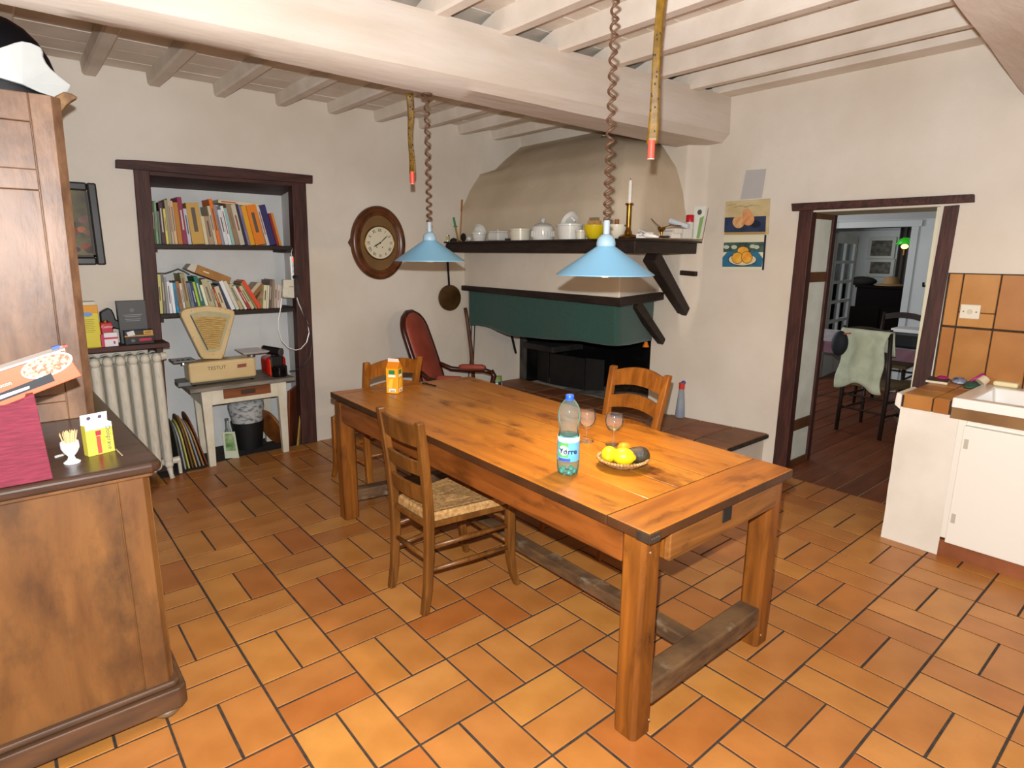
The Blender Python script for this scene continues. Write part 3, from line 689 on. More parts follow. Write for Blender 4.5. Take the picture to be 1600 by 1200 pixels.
# things stored under and beside the small table
def disc(name, label, cat, c, r, th, m, ax, group=None, rim=None):
    M_ = frame(c, ax[0], ax[1])
    o = thing(name, label, cat, (c[0], c[1], 0), group=group)
    MB().lathe([(0, 0), (r*.96, 0), (r, th*.5), (r*.96, th), (0, th)], 36, M_).build('board', m, o, smooth='auto')
    return o
trs = [('4c4a40', .26, 'dark slate'), ('9a9ca0', .24, 'grey metal'), ('b8b45c', .25, 'yellow green'), ('6a4a2c', .28, 'dark brown wooden'), ('b08848', .27, 'honey wooden'), ('8a9298', .25, 'steel'), ('a07440', .24, 'woven straw'), ('6e3a20', .29, 'red brown wooden')]
for k, (h, sz, nm) in enumerate(trs):
    x = .285+k*.024; ln = R_(-4-k*1.3)
    o = thing('tray', '%s tray standing on edge beside the alcove table' % nm, 'tray', (x, 2.14, .0), group='trays standing on edge beside the alcove table')
    prof = []
    nn = 18
    hh = sz*1.38
    pts = [(0, -.13, 0), (0, .17, 0)] + [(0, .02+.15*math.cos(t), hh-.13+.13*math.sin(t)) for t in [math.pi*i/10 for i in range(11)]]
    M_ = T(x, 2.16, .002) @ Mx.Rotation(ln, 4, 'Y')
    MB().extr([M_ @ V(p) for p in pts], M_.to_3x3() @ V((.011, 0, 0))).build('panel', mat('tray_'+h, h, .5, None), o, bevel=.003)
BUCK = mat('bucket_black', '131211', .6)
o = thing('waste_bucket', 'black bucket with a newspaper liner under the alcove table', 'bucket', (.86, 2.3, 0))
MB().lathe([(0, 0), (.10, 0), (.125, .22), (.121, .22), (.097, .01), (0, .01)], 28, T(.835, 2.29, .004)).build('bucket', BUCK, o, smooth='auto')
NEWS = mat('newspaper', 'b8b8b4', .9, '6e7074', 22, stretch=(1, 1, 2), mixlo=.48, mixhi=.62)
MB().lathe([(.09, .02), (.112, .21), (.135, .33), (.13, .41), (.124, .40), (.108, .22), (.08, .03)], 28, T(.835, 2.29, .003)).build('newspaper', NEWS, o, smooth=True)
o = thing('round_board', 'round brown wooden board leaning under the alcove table beside the bucket', 'board', (.985, 2.2, 0))
M_ = T(.985, 2.19, .165) @ Mx.Rotation(R_(14), 4, 'Z') @ Mx.Rotation(R_(72), 4, 'Y')
MB().lathe([(0, -.01), (.15, -.01), (.158, 0), (.15, .01), (0, .01)], 36, M_).build('board', mat('round_board_wood', '9a5c26', .5, '6e3c16', 5, stretch=(6, 1, 1)), o, smooth='auto')
o = thing('leaning_board', 'large reddish brown wooden board leaning in the alcove beside the table leg', 'board', (1.14, 2.2, 0))
MB().extr([(1.06, 2.08, .005), (1.215, 2.3, .005), (1.235, 2.28, .42), (1.21, 2.22, .47), (1.085, 2.05, .47)], (.016, -.016, 0)).build('panel', mat('panel_wood', '84482a', .35, '642f18', 4, stretch=(5, 5, 1)), o, bevel=.004)
o = thing('straw_tray', 'thin straw coloured tray leaning behind the reddish brown board', 'tray', (1.21, 2.2, 0))
MB().extr([(1.14, 2.08, .002), (1.228, 2.2, .002), (1.226, 2.16, .25), (1.2, 2.12, .28)], (.01, -.01, 0)).build('panel', plain('a5803e'), o)
o = thing('glass_bottle', 'small clear glass bottle standing under the alcove table', 'bottle', (.66, 2.18, 0))
MB().lathe([(0, 0), (.034, 0), (.036, .02), (.036, .15), (.014, .21), (.014, .27), (.0, .27)], 18, T(.66, 2.2, .001)).build('body', mat('dim_glass', 'd8e4dc', .05, trans=.85, ior=1.3), o, smooth='auto')
MB().lathe([(0, .27), (.015, .27), (.015, .285), (0, .285)], 14, T(.66, 2.2, .001)).build('cap', STEEL, o)
o = thing('picture_card', 'pale green leaflet leaning under the alcove table', 'leaflet', (.64, 2.1, 0))
MB().extr([(.60, 2.1, .001), (.69, 2.06, .001), (.685, 2.1, .2), (.605, 2.14, .2)], (.0, .004, 0)).build('sheet', plain('c9cdb0'), o)
MB().extr([(.612, 2.103, .06), (.675, 2.074, .06), (.672, 2.098, .19), (.618, 2.12, .19)], (.0, -.004, 0)).build('print', mat('leaf_print', '4f7a32', .7, 'b7c79a', 14), o)

# ------------------------------------------------------------------ wall clock
ck = thing('wall_clock', 'oval wooden wall clock with round cream dial', 'clock', (1.945, YA, 1.62))
def oval(r1, r2, d0, prof, m, name, parent, n=64):
    # profile of (scale offset, depth toward room)
    M_ = frame((1.945, YA-.004, 1.62), (1, 0, 0), (0, 0, 1))
    mb = MB(); vs = []; fs = []; k = len(prof)
    for i in range(n):
        t = 2*math.pi*i/n
        for o_, dz in prof: vs.append(((r1+o_)*math.cos(t), (r2+o_)*math.sin(t), dz))
    for i in range(n):
        for j in range(k-1):
            a = i*k+j; b2 = ((i+1) % n)*k+j; fs.append((a, b2, b2+1, a+1))
    mb.add(vs, fs, M_); return mb.build(name, m, parent, smooth=True)
WALN = mat('clock_walnut', '6a3c20', .3, '4c2812', 4, stretch=(3, 3, 3))
oval(.248, .30, 0, [(0, 0), (.002, .03), (-.01, .045), (-.03, .05), (-.05, .044), (-.056, .036), (-.066, .04), (-.074, .034), (-.075, .02)], WALN, 'case_ring', ck)
M_ = frame((1.945, YA-.02, 1.62), (1, 0, 0), (0, 0, 1))
MB().lathe([(0, .012), (1, .012), (1, 0), (0, 0)], 48, M_ @ Mx.Diagonal((.178, .23, 1, 1))).build('inner_panel', mat('clock_inner', '7a5a34', .45, '6a4c2a', 5), ck)
MB().extr([wy(551, 365, YA-.01), wy(551, 391, YA-.01), wy(544, 379, YA-.01)], (0, .01, 0)).build('side_finial', WALN, ck)
DC = V((1.945, YA-.034, 1.622))
Md = frame(DC, (1, 0, 0), (0, 0, 1))
dl = MB().lathe([(0, 0), (.132, 0), (.132, .008), (0, .012)], 48, Md).build('dial', mat('dial_cream', 'd8cfb4', .35), ck, smooth='auto')
MB().lathe([(.131, 0), (.14, 0), (.14, .01), (.134, .014), (.13, .01)], 48, Md).build('bezel', BRASS, dl, smooth=True)
for k, s_ in enumerate(('XII', 'I', 'II', 'III', 'IIII', 'V', 'VI', 'VII', 'VIII', 'IX', 'X', 'XI')):
    a = R_(90-30*k); p = Md @ V((.102*math.cos(a), .102*math.sin(a), .0118))
    text(s_, .036, dl, frame(p, (math.sin(a), 0, -math.cos(a)), (math.cos(a), 0, math.sin(a))), plain('14110e'), 'numeral', .0004, sx=.8)
def hand(ang, ln, wd, nm):
    a = R_(90-ang); dv = V((math.cos(a), math.sin(a), 0)); sd = V((-dv.y, dv.x, 0))
    MB().extr([Md @ (V((0, 0, .0145))+sd*wd), Md @ (V((0, 0, .0145))+dv*ln*.7+sd*wd*1.6), Md @ (V((0, 0, .0145))+dv*ln), Md @ (V((0, 0, .0145))+dv*ln*.7-sd*wd*1.6), Md @ (V((0, 0, .0145))-sd*wd)], (0, -.001, 0)).build(nm, plain('16120e'), dl)
hand(50, .1, .0024, 'minute_hand'); hand(241, .07, .0034, 'hour_hand')
MB().lathe([(0, .013), (.007, .013), (.007, .018), (0, .018)], 14, Md).build('hub', plain('16120e'), dl)
for dx in (-.03, .022): MB().lathe([(0, .011), (.005, .011), (.005, .013), (0, .013)], 12, Md @ T(dx, -.035, 0)).build('winding_hole', plain('2a2018'), dl)

# warming pan on the wall
o = thing('warming_pan', 'dark brass warming pan hanging by its long handle on the back wall', 'pan', (2.645, YA, 1.14))
MB().lathe([(0, 0), (.10, 0), (.117, .012), (.119, .035), (.11, .048), (.05, .056), (0, .058)], 40, frame((2.645, YA-.012, 1.137), (1, 0, 0), (0, 0, 1))).build('pan', mat('old_brass', '5c4220', .45, '46300f', 8, metal=.5), o, smooth='auto')
MB().bar((2.645, YA-.03, 1.25), (2.63, YA-.02, 1.62), .018, .008, (0, 1, 0)).build('handle', IRON, o)

# framed picture behind the dresser
o = thing('framed_picture', 'dark framed still life painting on the back wall beside the dresser', 'picture', (-.15, YA, 1.7))
pr0, pr1 = wy(158, 287, YA-.015), wy(166, 414, YA-.015)
fx1, fz0, fz1 = pr1.x, pr1.z, pr0.z; fx0 = fx1-.42
FR = mat('frame_black', '1c1815', .4, '2a2420', 10)
for (x0, x1, z0, z1) in ((fx0+.05, fx1-.05, fz0, fz0+.05), (fx0+.05, fx1-.05, fz1-.05, fz1), (fx0, fx0+.05, fz0, fz1), (fx1-.05, fx1, fz0, fz1)): MB().box(x0, x1, YA-.035, YA-.004, z0, z1).build('frame_side', FR, o, bevel=.01)
for (x0, x1, z0, z1) in ((fx0+.05, fx1-.05, fz0+.05, fz0+.062), (fx1-.062, fx1-.05, fz0+.05, fz1-.05)): MB().box(x0, x1, YA-.028, YA-.008, z0, z1).build('frame_lip', plain('3c342c'), o)
cv = MB().box(fx0+.05, fx1-.05, YA-.018, YA-.006, fz0+.05, fz1-.05).build('canvas', mat('canvas', '6a6034', .5, '3a3220', 7, mixlo=.4, mixhi=.6), o)
for k in range(26):
    x = fx1-.07-random.random()*.2; z = fz0+.08+random.random()*.22
    MB().lathe([(0, 0), (.014+random.random()*.018, 0), (0, .0025)], 9, frame((x, YA-.0182, z), (1, 0, 0), (0, 0, 1)) @ Mx.Diagonal((1, .8, 1, 1))).build('paint_dab', plain(random.choice(['8a4a34', '5a4658', 'a86a4c', '4a3a30', '7c5a50', '3c3434'])), cv)

# ------------------------------------------------------------------ radiator with its shelf
o = thing('radiator', 'cream cast iron column radiator against the back wall beside the alcove', 'radiator', (0, 2.0, 0))
rs = MB()
def rad_section():
    m = MB(); w_ = .068
    for yc in (-.062, 0, .062):
        m.tube([(0, yc, .10), (0, yc, .14), (0, yc, .80), (0, yc, .84)], [.022, .028, .028, .022], 10)
    for z in (.10, .845): m.tube([(0, -.07, z), (0, .07, z)], [.026, .026], 10); 
    m.sphere((0, -.07, .845), .03, .03, .035, 10, 8); m.sphere((0, -.07, .10), .028, .028, .03, 10, 8); m.sphere((0, .07, .845), .03, .03, .035, 10, 8)
    m.tube([(-.035, 0, .845), (.035, 0, .845)], .024, 10); m.tube([(-.035, 0, .10), (.035, 0, .10)], .024, 10)
    return m
sec0 = None
for k in range(8):
    x = .195-k*.069
    if sec0 is None:
        sec0 = rad_section().build('section', RADP, o, smooth=True, world=False); so = sec0
    else:
        so = sec0.copy(); col.objects.link(so); so.parent = o
    so.location = (x, -.015, 0)
for x in (.195, -.288): MB().tube([(x, -.085, .075), (x+.004, -.095, .03), (x+.008, -.105, 0)], [.02, .014, .017], 10).build('foot', RADP, o, smooth=True, world=False)
MB().tube([(.23, -.015, .845), (.262, -.015, .845)], [.03, .024], 8).build('end_plug', RADP, o, world=False); MB().tube([(.23, -.015, .10), (.275, -.015, .10)], [.022, .026], 8).build('valve', RADP, o, world=False)
MB().tube([(.27, -.015, .10), (.27, -.03, .0)], [.012, .012], 8).build('pipe', RADP, o, world=False)
RZ = .945
o = thing('radiator_shelf', 'dark red brown wooden shelf board above the cream radiator', 'shelf', (0, 2.0, RZ))
MB().box(-.42, .275, 1.885, YA-.002, RZ-.032, RZ).build('board', TIMBERX, o, bevel=.005)
for x in (-.35, .21): MB().box(x, x+.03, YA-.12, YA-.002, RZ-.1, RZ-.032).build('bracket', TIMBERX, o)
# things on the radiator shelf
def yat(px, py): return fl(px, py, RZ)
o = thing('yellow_tin', 'tall yellow tin with blue logo on the radiator shelf', 'tin', (-.15, 1.94, RZ))
YX0, YX1 = wy(128, 540, 1.91).x, wy(160, 538, 1.91).x
yz = wy(143, 477, 1.91).z
MB().box(YX0, YX1, 1.91, 2.0, RZ+.001, yz).build('tin', mat('tin_yellow', 'd8c81c', .45, 'cdbc18', 3), o, bevel=.004)
MB().box(YX0-.001, YX1+.001, 1.909, 2.001, yz-.05, yz+.0005).build('orange_band', plain('e09a28'), o, bevel=.004)
MB().box(YX0+.004, YX1-.004, 1.915, 1.995, yz, yz+.022).build('lid', plain('cfcbbc'), o, bevel=.003)
MB().lathe([(0, 0), (1, 0), (1, .001), (0, .001)], 20, frame(((YX0+YX1)/2-.005, 1.9085, yz-.055), (1, 0, 0), (0, 0, 1)) @ Mx.Diagonal((.028, .014, 1, 1))).build('logo', plain('6f97c4'), o)
for k in range(8): MB().box(YX0+.02+(k % 3)*.006, YX1-.025-(k % 2)*.008, 1.9088, 1.91, yz-.09-k*.011, yz-.087-k*.011).build('text_line', plain('9a8a20'), o)
MB().lathe([(.05, 0), (.056, 0), (.056, .003), (.05, .003)], 24, T((YX0+YX1)/2+.005, 1.945, RZ)).build('wire_ring', plain('b08a1c'), o)
o = thing('red_tin', 'red tin with white lettering and gold lid on the radiator shelf', 'tin', (-.05, 1.96, RZ))
rx = wy(168, 530, 1.97).x
MB().box(rx-.03, rx+.035, 1.955, 2.02, RZ+.001, RZ+.148).build('tin', mat('tin_red', 'b8142c', .35), o, bevel=.006)
MB().lathe([(0, 0), (.018, 0), (.018, .012), (0, .014)], 18, T(rx, 1.985, RZ+.148)).build('lid', BRASS, o)
text('Casino', .022, o, frame((rx+.004, 1.9545, RZ+.122), (1, 0, 0), (0, 0, 1)), plain('f2d8d8'))
o = thing('tea_box', 'small white box with pink bands in front of the red tin', 'box', (-.04, 1.92, RZ))
bx0, bx1 = wy(164, 538, 1.905).x, wy(185, 536, 1.905).x
MB().box(bx0, bx1, 1.905, 1.945, RZ+.001, RZ+.088).build('box_body', mat('box_white', 'e2dcdc', .5), o, bevel=.002)
MB().box(bx0-.0005, bx1+.0005, 1.9044, 1.93, RZ+.048, RZ+.06).build('band', plain('c82a4c'), o); MB().box(bx0-.02, bx0+.0, 1.91, 1.945, RZ+.001, RZ+.08).build('side', plain('c03058'), o)
MB().box(bx1-.025, bx1-.015, 1.9044, 1.91, RZ+.016, RZ+.034).build('mark', plain('a03858'), o)
o = thing('black_tool', 'black plastic sander shaped tool behind the tins on the radiator shelf', 'tool', (.0, 2.04, RZ))
bt = [(156, 488), (163, 484), (169, 481), (175, 484), (179, 492), (181, 499), (188, 503), (192, 508), (190, 512), (185, 515), (178, 513), (172, 522), (171, 536), (160, 537)]
MB().extr([wy(a, b, 2.035) for a, b in bt], (0, .05, 0)).build('body', BLACK, o, bevel=.008)
o = thing('grey_box', 'dark grey upright box with fine white print on the radiator shelf', 'box', (.12, 2.0, RZ))
gx0, gx1 = wy(190, 536, 2.0).x, wy(234, 534, 2.0).x; gz = wy(212, 470, 2.0).z
MB().box(gx0, gx1, 2.0, 2.07, RZ+.001, gz).build('box_body', mat('box_grey', '4c4c4c', .5), o, bevel=.002)
gc = (gx0+gx1)/2
MB().lathe([(0, 0), (.013, 0), (.013, .0006), (0, .0006)], 20, frame((gc, 1.9995, gz-.06), (1, 0, 0), (0, 0, 1))).build('emblem', plain('6c6c6c'), o)
for k, w_ in enumerate((.055, .045, .045, .04)): MB().box(gc-w_, gc+w_, 1.9992, 2.0, gz-.092-k*.011-(.006 if k > 1 else 0), gz-.088-k*.011-(.006 if k > 1 else 0)).build('text_line', plain('8e8e8e'), o)
o = thing('capsule_box', 'low black and gold box with red label in front of the grey box', 'box', (.13, 1.94, RZ))
cx0, cx1 = wy(196, 536, 1.92).x, wy(241, 534, 1.92).x
MB().box(cx0, cx1, 1.92, 1.98, RZ+.001, RZ+.092).build('box_body', mat('box_black', '17161a', .35), o, bevel=.002)
MB().box(cx0-.0004, cx1+.0004, 1.9194, 1.95, RZ+.052, RZ+.06).build('gold_band', plain('c08c34'), o)
MB().box(cx1-.055, cx1-.002, 1.9192, 1.925, RZ+.062, RZ+.088).build('gold_patch', plain('c89a4c'), o)
text('x60', .024, o, frame((cx1-.028, 1.919, RZ+.075), (1, 0, 0), (0, 0, 1)), plain('2a2218'))
MB().box(cx1-.085, cx1-.012, 1.9192, 1.925, RZ+.018, RZ+.038).build('red_label', plain('b8243c'), o, bevel=.004)
MB().extr([(cx0+.02, 1.919, RZ+.055), (cx0+.06, 1.919, RZ+.063), (cx0+.052, 1.919, RZ+.092), (cx0+.012, 1.919, RZ+.082)], (0, -.001, 0)).build('paper_label', plain('d8d6d2'), o)
MB().sphere((cx0+.045, 1.921, RZ+.025), .014, .002, .012, 12, 8).build('capsule_picture', plain('6a6660'), o)

# ------------------------------------------------------------------ dresser
dz = thing('dresser', 'large brown wooden dresser with dark worktop and tall upper cupboard', 'dresser', (-.5, 0, 0))
DYN = -.555; XD = -.262
MB().prism([(-.85, DYN+.012), (XD-.02, DYN+.006), (XD, DYN+.028), (XD, .72), (-.85, .72)], .12, .862).build('lower_body', DRESS, dz)
# side: panel with stile
MB().box(XD-.085, XD-.016, DYN, DYN+.02, .12, .862).build('side_stile', DRESS, dz, bevel=.004)
MB().box(-.85, XD-.087, DYN+.006, DYN+.02, .12, .862).build('side_panel', DRESS, dz, bevel=.003)
MB().box(XD-.004, XD+.004, DYN+.034, .72, .12, .862).build('front_frame', DRESS, dz, bevel=.003)
for k in range(2):
    y0 = DYN+.09+k*.6
    dd = MB().box(XD+.002, XD+.009, y0+.03, y0+.55, .18, .68).build('door', DRESS, dz, bevel=.004)
    MB().sphere((XD+.018, y0+(.5 if k == 0 else .05), .45), .014, n=10, m=6).build('knob', BRASS, dd)
    dd = MB().box(XD+.002, XD+.009, y0+.03, y0+.55, .70, .84).build('drawer', DRESS, dz, bevel=.004)
    MB().sphere((XD+.018, y0+.275, .77), .014, n=10, m=6).build('knob', BRASS, dd)
PLW = mat('plinth_wood', '5e4028', .45, '463020', 4, stretch=(1, 6, 6))
MB().prism([(-.85, DYN-.03), (XD+.008, DYN-.03), (XD+.03, DYN-.008), (XD+.03, .72), (-.85, .72)], .035, .108).build('plinth', PLW, dz, bevel=.006, bseg=3)
MB().prism([(-.85, DYN-.014), (XD-.002, DYN-.014), (XD+.014, DYN+.002), (XD+.014, .72), (-.85, .72)], .108, .13).build('plinth_moulding', PLW, dz, bevel=.007, bseg=3)
for x, y_ in ((XD-.03, DYN+.02), (-.8, DYN+.02), (XD-.03, .66), (-.8, .66)): MB().lathe([(0, 0), (.03, 0), (.042, .014), (.042, .024), (.032, .036), (0, .036)], 20, T(x, y_, .001)).build('foot', mat('foot_wood', '8a7050', .5, '6a5238', 10), dz, smooth='auto')
m = MB(); zt = .905
tp = [(-.85, DYN-.035), (XD+.005, DYN-.035), (XD+.035, DYN-.012), (-.272, .74), (-.85, .74)]
m.prism(tp, zt-.036, zt); m.build('worktop', DRESSD, dz, bevel=.013, bseg=4)
m = MB(); tp = [(-.85, DYN-.015), (XD+.005, DYN-.015), (XD+.015, DYN), (-.285, .73), (-.85, .73)]; m.prism(tp, zt-.05, zt-.036); m.build('worktop_moulding', DRESS, dz, bevel=.004)
UY = .165; ux = -.332; UZ = 2.075
m = MB().hexa([(-.85, UY+.012, zt), (ux-.014, UY+.012, zt), (ux-.014, .70, zt), (-.85, .70, zt)], [(-.85, UY+.012, UZ), (ux+.014, UY+.012, UZ), (ux+.014, .70, UZ), (-.85, .70, UZ)]); m.build('upper_body', DRESSU, dz)
def ubox(x0, x1, z0, z1, nm, y0=UY, mt=DRESSU):
    f = lambda x, z: x + (z-1.49)*.024*max(0, 1+ (x-ux)*4)
    return MB().hexa([(f(x0, z0), y0, z0), (f(x1, z0), y0, z0), (f(x1, z0), UY+.02, z0), (f(x0, z0), UY+.02, z0)], [(f(x0, z1), y0, z1), (f(x1, z1), y0, z1), (f(x1, z1), UY+.02, z1), (f(x0, z1), UY+.02, z1)]).build(nm, mt, dz, bevel=.003)
ubox(ux-.062, ux, zt, UZ, 'upper_stile')
for z0, z1 in ((zt, .975), (1.005, 1.08), (1.75, 1.82), (1.98, UZ)): ubox(-.85, ux-.064, z0, z1, 'upper_rail')
for z0, z1 in ((.975, 1.005), (1.08, 1.75), (1.82, 1.98)): ubox(-.85, ux-.064, z0, z1, 'upper_panel', UY+.009)
MB().hexa([(ux-.016, UY+.003, zt), (ux+.012, UY+.034, zt), (ux+.012, .69, zt), (ux-.016, .69, zt)], [(ux+.012, UY+.003, UZ), (ux+.042, UY+.034, UZ), (ux+.042, .69, UZ), (ux+.012, .69, UZ)]).build('upper_front', DRESSU, dz)
# carved crest fragment at the top corner
c0 = wy(97, 155, .25)
MB().extr([wy(a, b, .25) for a, b in ((86, 150), (100, 143), (112, 146), (122, 152), (112, 158), (104, 164), (98, 172), (90, 178), (84, 176))], (0, .05, 0)).build('carved_crest', mat('crest_wood', '8e6a3a', .55, '5e3c1c', 25), dz, bevel=.004)
# hat on top
HY = .40
hp = lambda a, b, Y=HY: wy(a, b, Y)
hc = hp(2, 118); rr = (hp(92, 118).x-hc.x)
ht = thing('hat', 'black domed hat with flared white brim on top of the dresser', 'hat', (hc.x, HY, UZ))
hz_ = hp(0, 24).z
MB().lathe([(rr, UZ+.004), (rr*1.0, UZ+.05)] + [(rr*math.cos(t), UZ+.05+(hz_-UZ-.05)*math.sin(t)) for t in [R_(a) for a in (15, 30, 45, 60, 75, 85)]] + [(0, hz_)], 36, T(hc.x, HY, 0), 1, .5).build('crown', mat('hat_black', '0d0c10', .35), ht, smooth=True)
br_ = [(0, 74), (12, 70), (22, 66), (34, 63), (48, 65), (64, 71), (67, 78), (67, 85), (72, 95), (80, 104), (92, 113), (104, 121), (114, 127), (108, 138), (98, 143), (86, 149), (60, 142), (35, 132), (0, 122), (-40, 112), (-40, 84)]
def bend(a, b):
    p = wy(a, b, HY-rr*.62); dx = (p.x-hc.x)/rr
    return p + V((0, .05*dx*dx, 0))
pts = [bend(a, b) for a, b in br_]
MB().extr(pts, (.004, .012, 0)).build('brim', mat('hat_white', 'cfd0cc', .5, 'c2c4c0', 4), ht, bevel=.004)

# things on the dresser worktop
RBX = wy(82, 742, -.575).x
o = thing('burgundy_box', 'burgundy cloth covered slipcase standing on the dresser worktop', 'box', (RBX-.12, -.52, zt))
rzt = wy(68, 610, -.575).z
nx0, nx1 = wy(-20, 620, -.575).x, wy(40, 620, -.575).x
m = MB(); pts = [(RBX-.32, zt+.001), (RBX, zt+.001), (RBX-.012, rzt), (nx1, rzt-.002), (nx1-.006, rzt-.018), (nx1-.02, rzt-.026), (RBX-.32, rzt-.028)]
m.extr([(x, -.575, z) for x, z in pts], (0, .006, 0)).build('front_board', mat('burgundy_cloth', '7c2438', .75, '681c2e', 60, stretch=(.4, 1, 3), bump=.2), o, bevel=.0015)
MB().box(RBX-.32, RBX-.014, -.569, -.50, zt+.001, rzt-.012).build('case_body', mat('burgundy_cloth', '7c2438', .75), o, bevel=.002)
MB().extr([(RBX-.3, -.566, rzt-.03), (nx1-.002, -.566, rzt-.02), (nx1-.002, -.566, rzt-.004), (RBX-.3, -.566, rzt-.006)], (0, .02, 0)).build('paper_inside', plain('b8d4e0'), o)
# freezer bag carton lying on it
o = thing('freezer_bag_carton', 'orange and white carton with food picture lying on the burgundy slipcase', 'carton', (RBX-.1, -.54, rzt))
FY = -.575
q = lambda a, b, Y=FY: wy(a, b, Y)
c_ = [q(-40, 592), q(101, 546), q(128, 587), q(-40, 652)]
car = MB().extr(c_, (0, .075, 0)).build('carton', mat('carton_orange', 'd8603c', .4), o, bevel=.002)
MB().extr([q(-40, 590), q(101, 544.5), q(102, 548), q(-40, 594)], (0, .078, 0)).build('white_lid', mat('carton_white', 'e6e2de', .4), o)
def ell(cx, cy, rx, ry, ang, Y, n=28):
    out = []
    for k in range(n):
        t = 2*math.pi*k/n; a, b = rx*math.cos(t), ry*math.sin(t); ca, sa = math.cos(ang), math.sin(ang)
        out.append(q(cx+a*ca-b*sa, cy+a*sa+b*ca, Y))
    return out
MB().extr(ell(73, 571, 42, 17, R_(-18), FY-.0006), (0, .0004, 0)).build('oval_panel', plain('f0ece6'), car)
MB().extr(ell(73, 571, 39, 14.5, R_(-18), FY-.0012), (0, .0004, 0)).build('food_photo', mat('food_photo', 'd8c490', .5, '9a5a44', 150, mixlo=.42, mixhi=.58, detail=2), car)
MB().extr([q(-40, 630, FY-.0016), q(80, 583, FY-.0016), q(86, 595, FY-.0016), q(-40, 643, FY-.0016)], (0, .0004, 0)).build('black_band', plain('1c1c20'), car)
MB().extr([q(-40, 632, FY-.002), q(46, 603, FY-.002), q(46, 607, FY-.002), q(-40, 639, FY-.002)], (0, .0004, 0)).build('white_stripe', plain('e8e8ea'), car)
MB().extr([q(80, 543, FY-.001), q(92, 539.5, FY-.001), q(94, 543, FY-.001), q(82, 547, FY-.001)], (0, .02, 0)).build('blue_slider', plain('1c4cc0', .35), car)
MB().extr([q(98, 540, FY-.001), q(104, 538.5, FY-.001), q(106, 541, FY-.001), q(100, 544, FY-.001)], (0, .02, 0)).build('red_tab', plain('c03020', .4), car)
text('ocon', .014, car, frame(q(8, 601, FY-.0022), q(20, 597, FY)-q(0, 603.5, FY), (0, 0, 1)), plain('f0f0f0'))
# egg cup with toothpicks
ec = fl(113, 723, zt)
o = thing('egg_cup', 'white porcelain egg cup full of wooden toothpicks on the dresser', 'egg cup', ec)
s_ = .9
MB().lathe([(0, 0), (.024*s_, 0), (.025*s_, .004), (.012*s_, .012), (.009*s_, .022), (.02*s_, .034), (.027*s_, .048), (.026*s_, .068), (.024*s_, .068), (.024*s_, .05), (.0, .036)], 28, T(*ec)).build('cup', mat('cup_white', 'f2f2f2', .2), o, smooth=True)
m = MB()
for k in range(60):
    a, r = random.random()*6.28, math.sqrt(random.random())
    b0 = ec+V((math.cos(a)*r*.012, math.sin(a)*r*.012, .04)); b1 = ec+V((math.cos(a)*r*.026, math.sin(a)*r*.026, .093+random.random()*.01))
    m.tube([b0, b1], [.0011, .0008], 5)
tp_ = m.build('toothpicks', mat('toothpick', 'd8b884', .7), o); tp_['kind'] = 'stuff'
# medicine box
d0, d1_ = fl(139, 714, zt), fl(180, 704, zt); dv = (d1_-d0); dv.z = 0; wdt = dv.length; dv.normalize(); nv = V((-dv.y, dv.x, 0))
o = thing('medicine_box', 'yellow and white medicine box with open flap on the dresser worktop', 'box', d0)
Mb = frame(d0, dv, (0, 0, 1))
MB().box(0, wdt, 0, .098, -.03, 0, Mb).build('carton', mat('med_yellow', 'd6c648', .45), o, bevel=.001)
MB().box(.0005, wdt-.0005, .083, .099, -.0295, .0006, Mb).build('white_top', plain('f0efec'), o)
fm = Mb @ T(0, .098, -.028) @ Mx.Rotation(R_(10), 4, 'X')
flp = MB().box(.0, wdt, 0, .032, -.001, 0, fm).build('flap', plain('f2f0ee'), o)
for fx in (.3, .72): MB().lathe([(0, 0), (.006, 0), (.006, .0006), (0, .0006)], 14, fm @ T(wdt*fx, .018, .0002)).build('punch_hole', plain('4a3c50'), flp)
MB().box(wdt*.36, wdt*.52, .003, .06, 0, .0006, Mb).build('red_stripe', plain('d84838'), o)
MB().box(wdt*.35, wdt*.56, .062, .078, 0, .0006, Mb).build('emblem', plain('c8283c'), o)
text('Doliprane', .0195, o, Mb @ T(wdt*.83, .049, .0008) @ Mx.Rotation(R_(-90), 4, 'Z'), plain('3c3c50'))
text('1000', .013, o, Mb @ T(wdt*.62, .044, .0008) @ Mx.Rotation(R_(-90), 4, 'Z'), plain('a08c2c'))
a = fl(86, 716, zt); b = fl(104, 711, zt)
o = thing('paper_slip', 'white paper slip lying behind the egg cup', 'paper', a)
MB().extr([a+V((0, 0, .001)), b+V((0, 0, .001)), b+V((.0, .02, .001)), a+V((0, .02, .001))], (0, 0, .001)).build('sheet', plain('eeeeec'), o)
a = fl(181, 702, zt); b = fl(191, 712, zt)
o = thing('metal_strip', 'short pale metal strip lying on the dark worktop beside the medicine box', 'strip', a)
MB().bar(a+V((0, 0, .001)), b+V((0, 0, .001)), .004, .001).build('strip', plain('b8a888', .35), o)

